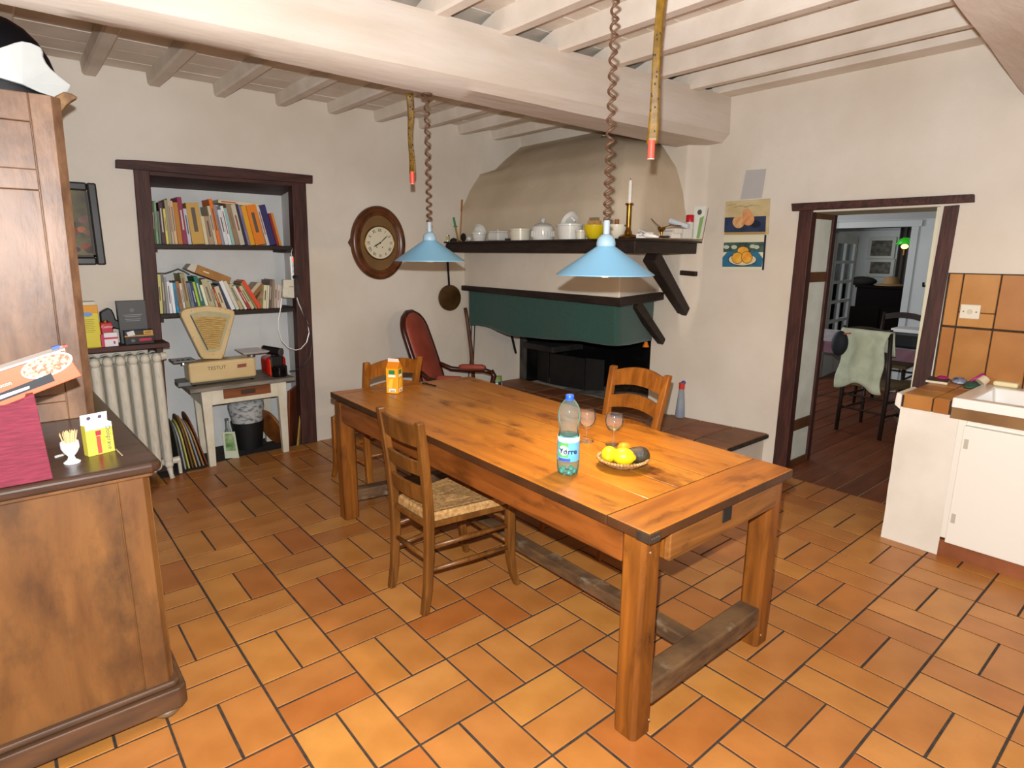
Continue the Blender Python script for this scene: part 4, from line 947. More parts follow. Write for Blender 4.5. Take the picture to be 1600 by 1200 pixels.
# ------------------------------------------------------------------ fireplace
fp = thing('fireplace', 'plastered corner fireplace with dark timber mantel, leaning hood and tiled hearth', 'fireplace', (3.2, 1.2, 0))
def xf_tab(z, tab):
    for (z0, a), (z1, b) in zip(tab, tab[1:]):
        if z <= z1: t = (z-z0)/(z1-z0); return a+(b-a)*max(0, t)
    return tab[-1][1]
XA_T = [(1.64, 2.765), (1.92, 2.805), (2.1, 2.9), (2.27, 3.03), (2.31, 3.2), (2.42, 3.33), (2.56, 3.53)]
XF_T = [(1.64, 2.80), (1.92, 2.85), (2.15, 2.98), (2.3, 3.12), (2.45, 3.32), (2.56, 3.53)]
YB_T = [(1.64, .125), (1.75, .135), (2.0, .18), (2.19, .255), (2.37, .40), (2.48, .75), (2.56, 1.3)]
def hood(u, v):
    z = 1.64+(2.565-1.64)*v
    xa_, xf_, yb = xf_tab(z, XA_T), xf_tab(z, XF_T), xf_tab(z, YB_T)
    # path: wall A point -> front -> rounded corner -> wall B point
    P = [V((xa_, 2.12)), V((xf_, 1.75)), V((xf_, .95)), V((xf_+.01, yb+.12)), V((xf_+.14, yb+.0)), V((3.53, yb+.015))]
    n = len(P)-1; s_ = u*n; k = min(int(s_), n-1); t = s_-k
    def cr(i): return P[max(0, min(n, i))]
    p0, p1, p2, p3 = cr(k-1), cr(k), cr(k+1), cr(k+2)
    p = p1.lerp(p2, t)*.75 + .25*(.5*((2*p1)+(-p0+p2)*t+(2*p0-5*p1+4*p2-p3)*t*t+(-p0+3*p1-3*p2+p3)*t**3))
    return (min(p.x, 3.535), p.y, z)
MB().grid(hood, 60, 34).build('hood', HOODP, fp, smooth=True, fix=False)
# mantel shelf: polygon between wall A and the skewed return
SZ = 1.645
SP = [(2.615, 2.10), (2.615, -.105), (3.66, .115), (3.66, .2), (3.5, 2.1)]
cL = wx(992, 372, 2.615)
MB().prism([(2.635, 2.098), (2.635, -.085), (3.60, .095), (3.60, .2), (2.9, .3), (2.9, 2.098)], SZ-.095, SZ-.012).build('mantel_beam', MANTEL, fp, bevel=.006)
MB().prism([(2.61, 2.098), (2.61, -.105), (3.66, .09), (3.66, .2), (3.5, 2.0), (3.5, 2.098)], SZ-.014, SZ).build('mantel_shelf', MANTEL, fp, bevel=.003)
# plaster apron between mantel and lintel
BC = (2.82, .185); BE = (3.56, .36)
m = MB(); m.prism([(2.84, 2.11), (2.84, .2), (3.56, .375), (3.56, .46), (2.93, .3), (2.93, 2.11)], 1.215, SZ-.09); m.build('plaster_apron', PLASTER, fp, bevel=.01)
# lintel bar
m = MB(); m.hexa([(2.80, 2.1, 1.2), (2.80, .15, 1.178), (2.9, .2, 1.178), (2.9, 2.1, 1.2)], [(2.80, 2.1, 1.245), (2.80, .15, 1.24), (2.9, .2, 1.24), (2.9, 2.1, 1.245)]); m.build('lintel', MANTEL, fp, bevel=.006)
m = MB(); m.hexa([(2.805, .152, 1.182), (3.56, .325, 1.19), (3.56, .40, 1.19), (2.88, .26, 1.182)], [(2.805, .152, 1.242), (3.56, .325, 1.25), (3.56, .40, 1.25), (2.88, .26, 1.242)]); m.build('lintel', MANTEL, fp, bevel=.006)
# braces
b1 = wx(1047, 388, 3.02); e1 = wx(1069, 487, 3.58)
MB().bar((3.0, .065, 1.535), e1, .10, .10, (0, 1, 0), .075, .075).build('brace', MANTEL, fp, bevel=.008)
e2 = wx(1034, 534, 3.53)
MB().bar((3.12, .285, 1.18), e2, .075, .075, (0, 1, 0), .055, .055).build('brace', MANTEL, fp, bevel=.006)
MB().bar(wx(1064, 426, 3.5), wx(1088, 428, 3.5), .035, .035).build('peg', MANTEL, fp, bevel=.004)
# firebox recess
m = MB(); X9 = 3.92; HZ = .262
panel(m, (X9, FY0-.02, 0), (X9, 2.15, 0), (X9, 2.15, 1.5), (X9, FY0-.02, 1.5), 10, 10, (1, 0, 0), .02)
panel(m, (XF, FY1, 0), (X9, FY1, 0), (X9, FY1, 1.5), (XF, FY1, 1.5), 6, 10, (0, 1, 0), .012)
panel(m, (XF, FY0, 0), (X9, FY0, 0), (X9, FY0, 1.5), (XF, FY0, 1.5), 6, 10, (0, 1, 0), .01)
panel(m, (XF, FY0, 1.34), (X9, FY0, 1.34), (X9, FY1, 1.34), (XF, FY1, 1.34), 4, 8, (0, 0, 1), .0)
m.build('firebox', SOOT, fp, fix=False)
# soot stained margin on the wall beside the opening
MB().box(XF-.02, XF+.02, FY1-.02, 2.06, HZ, 1.0).build('stone_jamb', mat('sooty_stone', '57504a', .9, '1e1a17', 5, bump=.4), fp, bevel=.01)
MB().box(XF-.03, X9, 1.55, 2.0, .60, .66).build('stone_ledge', mat('grey_stone', '34302c', .9, '1c1917', 6, bump=.4), fp, bevel=.01)
# hearth and bench in one tiled ledge
hm = MB(); hm.prism([(3.12, 2.1), (3.12, -.56), (3.64, -.56), (3.9, .3), (3.9, 2.1)], 0, HZ-.03); hm.build('hearth_base', PLASTER, fp)
hb = MB(); hb.prism([(3.105, 2.1), (3.105, -.59), (3.655, -.59), (3.655, .2), (3.53, .42), (3.53, 2.1)], HZ-.032, HZ-.006); hearth = hb.build('hearth_slab', GROUT, fp)
y = -.585
kk = 0
while y < 2.05:
    ly = min(.262, 2.09-y)
    MB().box(3.215, 3.645 if y < .1 else 3.52, y+.004, y+ly-.004, HZ-.01, HZ+random.uniform(-.001, .001)).build('hearth_tile', HEARTHT, hearth, bevel=.003, bseg=1)
    MB().box(3.095, 3.208, y+.004, y+ly-.004, HZ-.04, HZ+random.uniform(-.001, .001)).build('edge_tile', HEARTHT, hearth, bevel=.01, bseg=2)
    y += ly; kk += 1
# ash heap and iron plates in the firebox
ash = MB()
def ashf(u, v):
    x = 3.5+.47*u; y_ = .43+1.0*v
    return (x, y_, HZ+.002+.11*math.sin(math.pi*min(1, v*1.2))*(.4+.6*u)*(.7+.5*mnoise.noise(V((x*6, y_*6, 0)))))
ash.grid(ashf, 12, 24); ao = ash.build('ash', mat('ash', '8c8884', .95, '5c5854', 14, bump=.5), fp, smooth=True, fix=False); ao['kind'] = 'stuff'
fbk = thing('iron_fireback', 'dark iron fireback plates standing on the hearth', 'fireback', (3.72, 1.65, HZ))
for (p0, p1, zt_) in (((3.62, 1.90), (3.6, 1.72), .60), ((3.6, 1.70), (3.64, 1.26), .57), ((3.63, 1.24), (3.68, 1.05), .58)):
    MB().bar((p0[0], p0[1], HZ+zt_/2-.13), (p1[0], p1[1], HZ+zt_/2-.13), .02, zt_-.26).build('plate', IRON, fbk, bevel=.004)

# valance
vt = []
bot = [(733, 509), (745, 508), (760, 511), (780, 519), (800, 525), (820, 527), (845, 530), (870, 531.5), (893, 532), (905, 533), (925, 537), (945, 540), (958, 541)]
va = thing('valance', 'dark green cloth valance hanging under the fireplace lintel', 'valance', (2.83, 1.1, 1.18))
XV = 2.835
Pv = []
for a, b in bot:
    p = wx(a, b, XV); Pv.append((p.x, p.y, p.z))
side = [(968, 540.5, .1), (978, 539, .3), (988, 536, .55), (998, 533, .8), (1006, 531.5, .97)]
c0_, c1_ = V((XV, Pv[-1][1]-.012, 0)), V((3.5, .385, 0))
for a, b, t in side:
    q_ = c0_.lerp(c1_, t); d_ = ray(a, b); k = ((q_.xy-CAM.xy).dot(d_.xy))/d_.xy.dot(d_.xy); Pv.append((q_.x, q_.y, (CAM+d_*k).z))
nP = len(Pv)
def vf(u, v):
    s_ = u*(nP-1); k = min(int(s_), nP-2); t = s_-k
    a, b = V(Pv[k]), V(Pv[k+1]); p = a.lerp(b, t)
    zt_ = 1.2
    wv_ = .012*math.sin(p.y*9+p.x*5)*v
    return (p.x-wv_+.012*v, p.y+wv_*.3, zt_+(p.z-zt_)*v)
MB().grid(vf, 90, 14).build('cloth', VAL, va, smooth=True, solid=.003, fix=False)
o = thing('bell', 'small orange bell hanging at the end of the green valance', 'bell', wx(1009, 540, 3.5))
pb_ = wx(1009, 542, 3.5); MB().lathe([(0, .045), (.012, .045), (.02, .02), (.028, 0), (0, 0)], 14, T(*pb_)).build('bell', plain('e07a1c', .4), o, smooth='auto')
MB().tube([pb_+V((0, 0, .04)), pb_+V((0, 0, .09))], .006, 6).build('loop', plain('6a3a22'), o)
# fire tools
o = thing('wooden_pole', 'brown wooden pole leaning against the wall beside the fireplace', 'pole', wy(741, 603, 2.04))
MB().tube([wy(727, 481, 2.06), wy(731, 505, 2.05), wy(736, 545, 2.04), wy(741, 610, 2.0)], [.017, .02, .02, .02], 10).build('shaft', mat('pole_wood', '6a4028', .55, '4c2c1a', 5, stretch=(6, 6, 1)), o, smooth=True)
o = thing('fire_iron', 'thin black fire irons hanging below the valance corner', 'fire iron', wy(739, 510, 2.04))
MB().tube([wy(737, 505, 2.07), wy(735, 560, 2.07), wy(732, 592, 2.06)], .005, 6).build('rod', IRON, o); MB().tube([wy(742, 505, 2.06), wy(740, 560, 2.06), wy(738, 592, 2.05)], .005, 6).build('rod', IRON, o)
o = thing('iron_hook', 'short black iron hook hanging in the fireplace opening', 'hook', wx(803, 540, 3.45))
MB().bar(wx(799, 522, 3.3), wx(806, 552, 3.3), .022, .01).build('hook', IRON, o)
cn = fl(776, 607, HZ)
o = thing('food_can', 'green and blue tin can on the hearth', 'can', cn)
ch = .125
MB().lathe([(0, 0), (.05, 0), (.051, .004), (.05, .008), (.05, ch-.008), (.051, ch-.004), (.05, ch), (.047, ch), (.047, ch-.006), (0, ch-.006)], 24, T(*cn)).build('can', mat('can_label', '7fa048', .4, 'b8c890', 6), o, smooth='auto')
MB().lathe([(.0505, .012), (.0505, .075)], 24, T(*cn)).build('blue_band', mat('can_blue', '24386e', .4), o, smooth=True)
for a in (-2.2, -1.0): MB().box(.0505, .0515, -.012, .012, .015, .07, T(*cn) @ Mx.Rotation(a, 4, 'Z')).build('white_print', plain('d8d8c8'), o)
sb = fl(1062, 652, HZ)
o = thing('lighter_fluid_bottle', 'clear bottle with red and blue cap and blue liquid on the bench', 'bottle', sb)
MB().lathe([(0, 0), (.036, 0), (.038, .01), (.036, .05), (.031, .12), (.024, .2), (.02, .235), (0, .235)], 20, T(sb.x, sb.y, HZ+.003)).build('body', mat('cloudy_plastic', 'c8d0d8', .25, trans=.6, ior=1.2), o, smooth='auto')
MB().lathe([(0, .004), (.034, .004), (.036, .03), (.035, .06), (0, .06)], 20, T(sb.x, sb.y, HZ+.004)).build('liquid', mat('blue_liquid', '1838a8', .2), o, smooth='auto')
MB().lathe([(0, .234), (.023, .234), (.023, .285), (0, .285)], 18, T(sb.x, sb.y, HZ)).build('cap', plain('c83428', .4), o); MB().sphere((sb.x+.008, sb.y-.008, HZ+.285), .018, n=12, m=8).build('trigger', plain('34508c', .4), o, smooth=True)

# ------------------------------------------------------------------ things on the mantel
def on_shelf(px, py): return fl(px, py, SZ)
def mant(px, x=2.72):
    # point on shelf at depth x in pixel column px
    lo, hi = 340, 400
    for _ in range(30):
        mid = (lo+hi)/2
        if wx(px, mid, x).z > SZ: lo = mid
        else: hi = mid
    return wx(px, (lo+hi)/2, x)
SCALE = []
def pot(name, label, cat, px, prof, m, x=2.715, n=28, group=None, part='body', sx=1, sy=1):
    c = mant(px, x); c.z = SZ+.001
    o = thing(name, label, cat, c, group=group)
    MB().lathe(prof, n, T(*c), sx, sy).build(part, m, o, smooth='auto')
    SCALE.append((o, 1.28))
    return o, c
def bowlp(r0, r1, h, t=.005, lip=.004): return [(0, 0), (r0, 0), (r1, h-.012), (r1+lip, h-.01), (r1+lip, h), (r1-t, h), (r0-t, .008), (0, .008)]
o, c = pot('spice_jar', 'small glass jar with yellow contents at the end of the mantel', 'jar', 699, [(0, 0), (.018, 0), (.019, .03), (.016, .038), (0, .038)], mat('jar_yellow', 'b0a060', .15, 'c8c0a0', 20), x=2.66)
MB().lathe([(0, .038), (.017, .038), (.017, .046), (0, .046)], 18, T(*c)).build('lid', STEEL, o)
for px, c1, c2, lab, lean in ((702, '3c7a4c', 'a8603c', 'green handled copper skewer standing upright on the mantel', -.012), (716, '3c8a50', 'b8a048', 'green handled brass skewer leaning on the mantel', -.03)):
    c = mant(px, 2.70); c.z = SZ
    o = thing('skewer', lab, 'skewer', c)
    top = c+V((0, .05 if lean < -.02 else .02, .155)); mid = c.lerp(top, .62)
    MB().tube([c, mid], [.005, .007], 8).build('blade', mat('sk_'+c2, c2, .3, metal=.7), o); MB().tube([mid, top], [.008, .007], 8).build('handle', plain(c1, .3), o); MB().tube([mid+V((0, .02, 0)), mid-V((0, .02, 0))], .003, 6).build('guard', plain('3c3a20'), o); MB().lathe([(0, 0), (.014, 0), (.014, .006), (0, .01)], 12, T(*c)).build('foot', BRASS, o)
c = mant(719, 2.74); c.z = SZ
o = thing('wooden_spatula', 'tall wooden spatula leaning against the hood on the mantel', 'spatula', c)
tp2 = wy(722, 312, 2.07)
MB().bar(c, c.lerp(tp2, .72), .008, .008).build('handle', mat('spatula_wood', 'a4682c', .6), o); MB().bar(c.lerp(tp2, .72), tp2, .02, .007, (1, 0, 0)).build('blade', mat('spatula_wood', 'a4682c', .6), o)
o, c = pot('dark_trinket', 'small dark iron trinket between the skewers on the mantel', 'ornament', 709, [(0, 0), (.028, 0), (.03, .012), (.018, .022), (.004, .026), (0, .03)], IRON, x=2.72)
c = mant(725, 2.74); c.z = SZ+.001; o = thing('black_disc', 'black round lid standing on edge on the mantel', 'lid', c)
MB().lathe([(0, 0), (.028, 0), (.03, .005), (.028, .01), (0, .012)], 22, frame((c.x, c.y, SZ+.031), (0, -1, 0), (0, 0, 1))).build('disc', IRON, o)
c = mant(733, 2.72); o = thing('shell', 'small white shell on the mantel', 'shell', c); MB().sphere((c.x, c.y, SZ+.018), .017, .02, .018, 12, 8).build('body', PORC, o, smooth=True)
o, c = pot('white_ramekin', 'white ramekin holding a tilted white dish on the mantel', 'ramekin', 749, bowlp(.042, .05, .055), PORC)
MB().lathe([(0, 0), (.038, 0), (.045, .04), (.042, .04), (.035, .006), (0, .006)], 24, T(c.x, c.y+.004, c.z+.065) @ Mx.Rotation(R_(62), 4, 'X') @ T(0, 0, -.02)).build('tilted_dish', PORC, o, smooth='auto')
c = mant(778, 2.72); o = thing('white_lidded_box', 'square white lidded dish on the mantel', 'dish', c)
MB().box(c.x-.045, c.x+.05, c.y-.056, c.y+.056, SZ+.001, SZ+.055).build('body', PORC, o, bevel=.01); MB().box(c.x-.04, c.x+.045, c.y-.05, c.y+.05, SZ+.055, SZ+.066).build('lid', PORC, o, bevel=.006); MB().sphere((c.x, c.y, SZ+.07), .007, n=10, m=6).build('knob', PORC, o)
o, c = pot('souffle_dish', 'plain cream souffle dish on the mantel', 'dish', 813, bowlp(.062, .066, .07), mat('cream_china', 'd6d0bc', .25))
c2_ = mant(794, 2.67); o = thing('matchbox', 'small dark matchbox on the mantel edge', 'matchbox', c2_); MB().box(c2_.x-.01, c2_.x+.02, c2_.y-.022, c2_.y+.022, SZ+.001, SZ+.014).build('box_body', plain('3a3430'), o)
o, c = pot('tureen', 'white ribbed tureen with glass lid on the mantel', 'tureen', 848, [(0, 0), (.064, 0), (.068, .01), (.068, .06), (.066, .075), (.058, .082), (0, .082)], PORC)
for k in range(26):
    a = 2*math.pi*k/26; MB().tube([(c.x+.068*math.cos(a), c.y+.068*math.sin(a), SZ+.02), (c.x+.068*math.cos(a), c.y+.068*math.sin(a), SZ+.052)], .0035, 5).build('rib', PORC, o)
MB().lathe([(.055, .082), (.05, .09), (.03, .098), (.012, .1), (.012, .106), (.018, .116), (.014, .128), (0, .13)], 24, T(*c)).build('lid', mat('milky_glass', 'd8d6d0', .1, trans=.4), o, smooth=True)
o, c = pot('casserole', 'large white casserole holding a tilted lid on the mantel', 'casserole', 890, bowlp(.066, .074, .085), PORC)
MB().lathe([(0, 0), (.05, 0), (.058, .02), (.054, .022), (.046, .006), (0, .006)], 26, T(c.x, c.y, c.z+.1) @ Mx.Rotation(R_(-58), 4, 'X') @ T(0, 0, -.01)).build('tilted_lid', PORC, o, smooth='auto')
MB().tube([(c.x-.01, c.y+.05, c.z+.09), (c.x-.01, c.y+.035, c.z+.125), (c.x-.01, c.y, c.z+.135), (c.x-.01, c.y-.05, c.z+.1)], .006, 8).build('handle', PORC, o, smooth=True)
o, c = pot('small_pot', 'small cream pot beside the yellow bowl on the mantel', 'pot', 907, bowlp(.026, .03, .05), mat('cream_china', 'd6d0bc', .25), x=2.69)
o, c = pot('yellow_bowl', 'yellow glazed bowl with green leaf motif and pouring spout on the mantel', 'bowl', 928, [(0, 0), (.028, 0), (.046, .02), (.06, .055), (.062, .075), (.058, .075), (.05, .03), (0, .01)], mat('yellow_glaze', 'd2b81e', .2))
MB().extr([(c.x-.01, c.y+.055, SZ+.076), (c.x+.015, c.y+.05, SZ+.076), (c.x, c.y+.082, SZ+.082), (c.x, c.y+.055, SZ+.05)], (.004, 0, 0)).build('spout', mat('yellow_glaze', 'd2b81e', .2), o)
MB().lathe([(0, 0), (.012, 0), (0, .002)], 8, frame((c.x-.047, c.y+.006, SZ+.045), (0, -1, 0), (-.3, 0, 1))).build('leaf_motif', plain('2c6a34'), o)
o2 = thing('wooden_box', 'light wooden box standing in the yellow bowl', 'box', (c.x, c.y, SZ+.016)); MB().box(c.x-.02, c.x+.02, c.y-.036, c.y+.036, SZ+.03, SZ+.105).build('box_body', mat('light_wood', 'c49a5c', .6, 'a87c40', 4, stretch=(5, 5, 1)), o2, bevel=.002); MB().box(c.x-.012, c.x+.012, c.y-.025, c.y+.03, SZ+.105, SZ+.122).build('lid', plain('8a7458'), o2)
o, c = pot('cream_mortar', 'cream mortar bowl with wooden pestle on the mantel', 'bowl', 963, [(0, 0), (.03, 0), (.046, .02), (.054, .05), (.056, .072), (.051, .072), (.045, .03), (0, .012)], mat('cream_china', 'd6d0bc', .25)); MB().tube([(c.x, c.y, SZ+.02), (c.x+.01, c.y+.01, SZ+.1)], [.014, .012], 10).build('pestle', plain('8a5c30'), o)
cc = mant(981, 2.71)
o = thing('candlestick', 'brass candlestick with white candle on the mantel', 'candlestick', cc)
MB().lathe([(0, 0), (.045, 0), (.047, .006), (.04, .014), (.02, .02), (.018, .032), (.013, .042), (.012, .055), (.0125, .15), (.013, .155), (.02, .158), (.02, .163), (.01, .163), (0, .163)], 28, T(cc.x, cc.y, SZ+.001)).build('stick', BRASS, o, smooth='auto')
MB().tube([(cc.x, cc.y+.012, SZ+.06), (cc.x, cc.y+.022, SZ+.062)], .004, 8).build('slide_knob', BRASS, o)
cd_ = MB().lathe([(0, .163), (.009, .163), (.009, .262), (.004, .27), (0, .27)], 16, T(cc.x, cc.y, SZ)).build('candle', mat('wax', 'e6e2d4', .5), o, smooth='auto'); MB().tube([(cc.x, cc.y, SZ+.268), (cc.x, cc.y, SZ+.277)], .0015, 5).build('wick', BLACK, cd_)
# small boxes, tubes and odds on the mantel return
def mbox(name, label, cat, px, x, sx_, sy_, sz_, hcol, rz=0, lift=0, tilt=0):
    c = mant(px, x); c.z = SZ+.001+lift
    o = thing(name, label, cat, c, rz)
    M_ = T(0, 0, sz_/2) @ Mx.Rotation(tilt, 4, 'X') @ T(0, 0, -sz_/2)
    MB().box(-sx_/2, sx_/2, -sy_/2, sy_/2, 0, sz_, M_).build('box_body', plain(hcol), o, world=False, bevel=.002)
    MB().box(-sx_/2-.0004, -sx_/2, -sy_*.3, sy_*.3, sz_*.4, sz_*.6, M_).build('print', plain('9a958c'), o, world=False)
    return o
mbox('paper_box', 'white carton lying beside the candlestick on the mantel', 'carton', 1006, 2.72, .05, .07, .024, 'd8d4cc', .4)
mbox('paper_box', 'white carton stacked askew on another beside the candlestick', 'carton', 1008, 2.725, .04, .085, .018, 'e0dcd4', -.3, .026, .25)
c = mant(1018, 2.70); o = thing('cream_tube', 'white tube of cream lying in front of the cartons on the mantel', 'tube', c)
MB().tube([(c.x, c.y+.055, SZ+.018), (c.x, c.y+.03, SZ+.016), (c.x+.005, c.y-.04, SZ+.005)], [.009, .015, .004], 12).build('tube', WHITE, o, smooth=True); MB().tube([(c.x, c.y+.055, SZ+.018), (c.x, c.y+.07, SZ+.019)], .009, 10).build('cap', plain('c8c6c0'), o)
c = mant(1033, 2.76); o = thing('brass_cup', 'small brass cup holding twigs on the mantel', 'cup', c)
MB().lathe([(0, 0), (.018, 0), (.016, .004), (.006, .012), (.007, .03), (.02, .044), (.022, .055), (.018, .055), (0, .05)], 18, T(c.x, c.y, SZ+.001)).build('cup', BRASS, o, smooth='auto')
MB().tube([(c.x, c.y, SZ+.05), (c.x, c.y+.04, SZ+.075), (c.x, c.y+.07, SZ+.1)], .002, 5).build('twig', plain('4c3a28'), o); MB().tube([(c.x, c.y, SZ+.052), (c.x+.02, c.y-.05, SZ+.065), (c.x+.04, c.y-.09, SZ+.06)], .002, 5).build('twig', plain('4c3a28'), o)
c = mant(1040, 2.70); o = thing('dark_saucer', 'small dark saucer on the mantel edge below the brass cup', 'saucer', c); MB().lathe([(0, 0), (.018, 0), (.03, .008), (.028, .009), (0, .003)], 18, T(c.x, c.y, SZ+.001)).build('saucer', IRON, o)
mbox('paper_box', 'pale carton with dark print behind the brass cup on the mantel', 'carton', 1046, 2.88, .06, .1, .028, 'd6d0c4', -.2)
mbox('paper_box', 'long cream carton stacked on the pale carton on the mantel', 'carton', 1048, 2.87, .05, .11, .026, 'cfc8ba', -.15, .03)
mbox('paper_box', 'white carton under the silver tube on the mantel', 'carton', 1064, 2.98, .06, .1, .05, 'cac6be', -.2)
c = mant(1058, 2.96); o = thing('silver_tube', 'silver tube lying on the white carton on the mantel', 'tube', c); MB().tube([(c.x, c.y+.05, SZ+.095), (c.x+.01, c.y-.06, SZ+.062)], [.016, .014], 12).build('tube', mat('tube_silver', 'c4c8cc', .3), o, smooth='auto')
c = mant(1076, 3.06); o = thing('spray_can', 'small spray can with red cap on the mantel', 'spray can', c)
MB().lathe([(0, 0), (.022, 0), (.022, .08), (.018, .09), (0, .09)], 18, T(c.x, c.y, SZ+.001)).build('can', mat('can_silver', 'c8c4b8', .3), o, smooth='auto'); MB().lathe([(0, .088), (.021, .088), (.021, .122), (.018, .126), (0, .126)], 18, T(c.x, c.y, SZ+.001)).build('cap', plain('b01420', .3), o, smooth='auto')
c = mant(1088, 3.10); o = thing('green_card', 'white and green packet standing at the end of the mantel', 'packet', c)
MB().hexa([(c.x, c.y-.022, SZ+.001), (c.x, c.y+.03, SZ+.001), (c.x+.02, c.y+.03, SZ+.001), (c.x+.02, c.y-.022, SZ+.001)], [(c.x+.01, c.y-.04, SZ+.17), (c.x+.01, c.y+.03, SZ+.17), (c.x+.03, c.y+.03, SZ+.17), (c.x+.03, c.y-.04, SZ+.17)]).build('packet', plain('d6d6ca'), o)
MB().extr([(c.x-.001, c.y-.02, SZ+.004), (c.x-.001, c.y+.0, SZ+.004), (c.x+.005, c.y-.01, SZ+.11), (c.x+.005, c.y-.034, SZ+.12)], (-.0006, 0, 0)).build('green_print', plain('7fa060'), o); MB().lathe([(0, 0), (.014, 0), (0, .001)], 14, frame((c.x+.006, c.y-.005, SZ+.14), (0, -1, 0), (0, 0, 1))).build('dark_motif', plain('4a4e48'), o)

for o in bpy.data.objects:
    if o.name.split('.')[0] in ('candlestick', 'white_lidded_box', 'wooden_box', 'skewer', 'paper_box', 'cream_tube', 'brass_cup', 'spray_can', 'silver_tube', 'green_card', 'matchbox', 'shell', 'black_disc'):
        SCALE.append((o, 1.38 if o.name.startswith(('candlestick', 'skewer')) else 1.25))
for o, k in SCALE:
    o.scale = (k, k, k)
    if o.location.z < SZ: o.location.z = SZ+.001
# ------------------------------------------------------------------ pictures on the right wall
def wpl(pix, X): return [wx(a, b, X) for a, b in pix]
XP = XB-.012
o = thing('fruit_print', 'unframed print of two peaches on a blue cloth, above another print', 'print', wx(1167, 340, XP), group=None)
sh = MB().extr(wpl([(1134, 315), (1203, 310), (1200, 366), (1131, 367)], XP), (.006, 0, 0)).build('sheet', mat('print_paper', 'cdb98c', .7, 'bda878', 12), o)
MB().extr(wpl([(1132.5, 340), (1197, 337.5), (1196, 362), (1131.5, 363)], XP-.0012), (.001, 0, 0)).build('blue_cloth', mat('print_blue', '2c3a58', .7, '1e2a44', 10), sh)
MB().extr(wpl([(1132.5, 363), (1196, 362), (1195.8, 366), (1131.4, 366.6)], XP-.0012), (.001, 0, 0)).build('lower_edge', plain('a88c50'), sh)
def well(cx, cy, rx, ry, X, n=22): return [wx(cx+rx*math.cos(6.2832*k/n), cy+ry*math.sin(6.2832*k/n), X) for k in range(n)]
MB().extr(well(1180, 350, 9, 6, XP-.0018), (.0004, 0, 0)).build('drawn_shadow', plain('141c30'), sh)  # shadow of the peaches, drawn as part of the print
for k, (cx, cy, rx, ry, h) in enumerate(((1167, 333, 7, 7, 'd09a6a'), (1154, 347, 9.5, 9.5, 'd8b07a'), (1169, 342, 9.5, 10.5, 'dc9c66'))): MB().extr(well(cx, cy, rx, ry, XP-.0022-k*.0006), (.0004, 0, 0)).build('peach', mat('peach_'+h, h, .7, 'c48450', 30), sh)
for k in range(5): MB().extr(wpl([(1136+k*9, 321+k % 2*3), (1150+k*9, 319+k % 3*2), (1150+k*9, 319.6+k % 3*2), (1136+k*9, 321.6+k % 2*3)], XP-.0012), (.001, 0, 0)).build('sketch_line', plain('8a7a56'), sh)
o = thing('fruit_print', 'unframed print of three oranges on a plate, below another print', 'print', wx(1160, 395, XP))
sh = MB().extr(wpl([(1131, 368), (1197, 367), (1193, 422), (1128, 421.5)], XP), (.006, 0, 0)).build('sheet', mat('print_cream', 'd6cfb4', .7), o)
MB().extr(wpl([(1131, 379), (1194, 378), (1193, 394), (1130, 394)], XP-.001), (.001, 0, 0)).build('dark_foliage', mat('print_green', '2c4038', .7, '4a6454', 22), sh)
MB().extr(wpl([(1129, 402), (1137, 393), (1184, 393), (1192, 404), (1190, 417), (1128.5, 417)], XP-.0016), (.001, 0, 0)).build('blue_table', mat('print_teal', '2c7090', .7, '24607e', 20), sh)
MB().extr(wpl([(1194.5, 367), (1197.5, 367), (1193.5, 422), (1190.5, 422)], XP-.002), (.001, 0, 0)).build('dark_edge', plain('22242e'), sh)
MB().extr(well(1160, 406, 22.5, 9.8, XP-.0022), (.0004, 0, 0)).build('plate_outline', plain('2a2a30'), sh); MB().extr(well(1160, 405.6, 21.3, 9, XP-.0026), (.0004, 0, 0)).build('plate', plain('d8c8a0'), sh)
for k, (cx, cy, rx, ry, h) in enumerate(((1161, 392, 8.5, 6.5, 'd8902c'), (1152, 403, 8, 8.5, 'd89a30'), (1167, 402, 8, 9, 'dc8c28'))):
    MB().extr(well(cx, cy, rx+.8, ry+.8, XP-.003-k*.001), (.0004, 0, 0)).build('outline', plain('3a2c20'), sh); MB().extr(well(cx, cy, rx, ry, XP-.0034-k*.001), (.0004, 0, 0)).build('orange', mat('org_'+h, h, .7, 'e8b040', 25), sh)
for k, (cx, cy) in enumerate(((1135, 386), (1147, 386), (1176, 385), (1182, 386))): MB().extr(well(cx, cy, 4.5, 3, XP-.002), (.0004, 0, 0)).build('white_leaf', plain('b8c0b0'), sh)
struct('trim_2', MB().extr(wpl([(1166, 266), (1197, 264), (1190, 309), (1157, 311.5)], XB-.009), (.002, 0, 0)), mat('old_patch', 'b4b0ac', .85), 'pale grey unpainted patch of plaster above the fruit prints')

# ------------------------------------------------------------------ kitchen counter
kc = thing('sink_unit', 'white plastered sink unit with terracotta tiled edge against the right wall', 'kitchen unit', (3.38, -2.5, 0))
KX, KY, KZ = 3.085, -1.565, .83
m = MB()
def kf(u, v):
    z = (KZ-.075)*v; y_ = KY-.005+.008*mnoise.noise(V((z*5, 1, 3))) - .27*u
    return (KX+.005*mnoise.noise(V((y_*4, z*4, 8)))-.008*(1-v)**12, y_, z)
m.grid(kf, 8, 20); m.grid(lambda u, v: (KX+.57*u, KY-.005+.008*mnoise.noise(V(((KZ-.075)*v*5, 1, 3))), (KZ-.075)*v), 8, 20)
m.build('plaster_end', mat('counter_plaster', 'e4dcd0', .8, 'd8cfc0', 4, bump=.3, bscale=14), kc, smooth='auto')
MB().box(KX+.03, XB-.01, -3.6, KY-.27, .1, KZ-.16).build('carcass', WHITEW, kc)
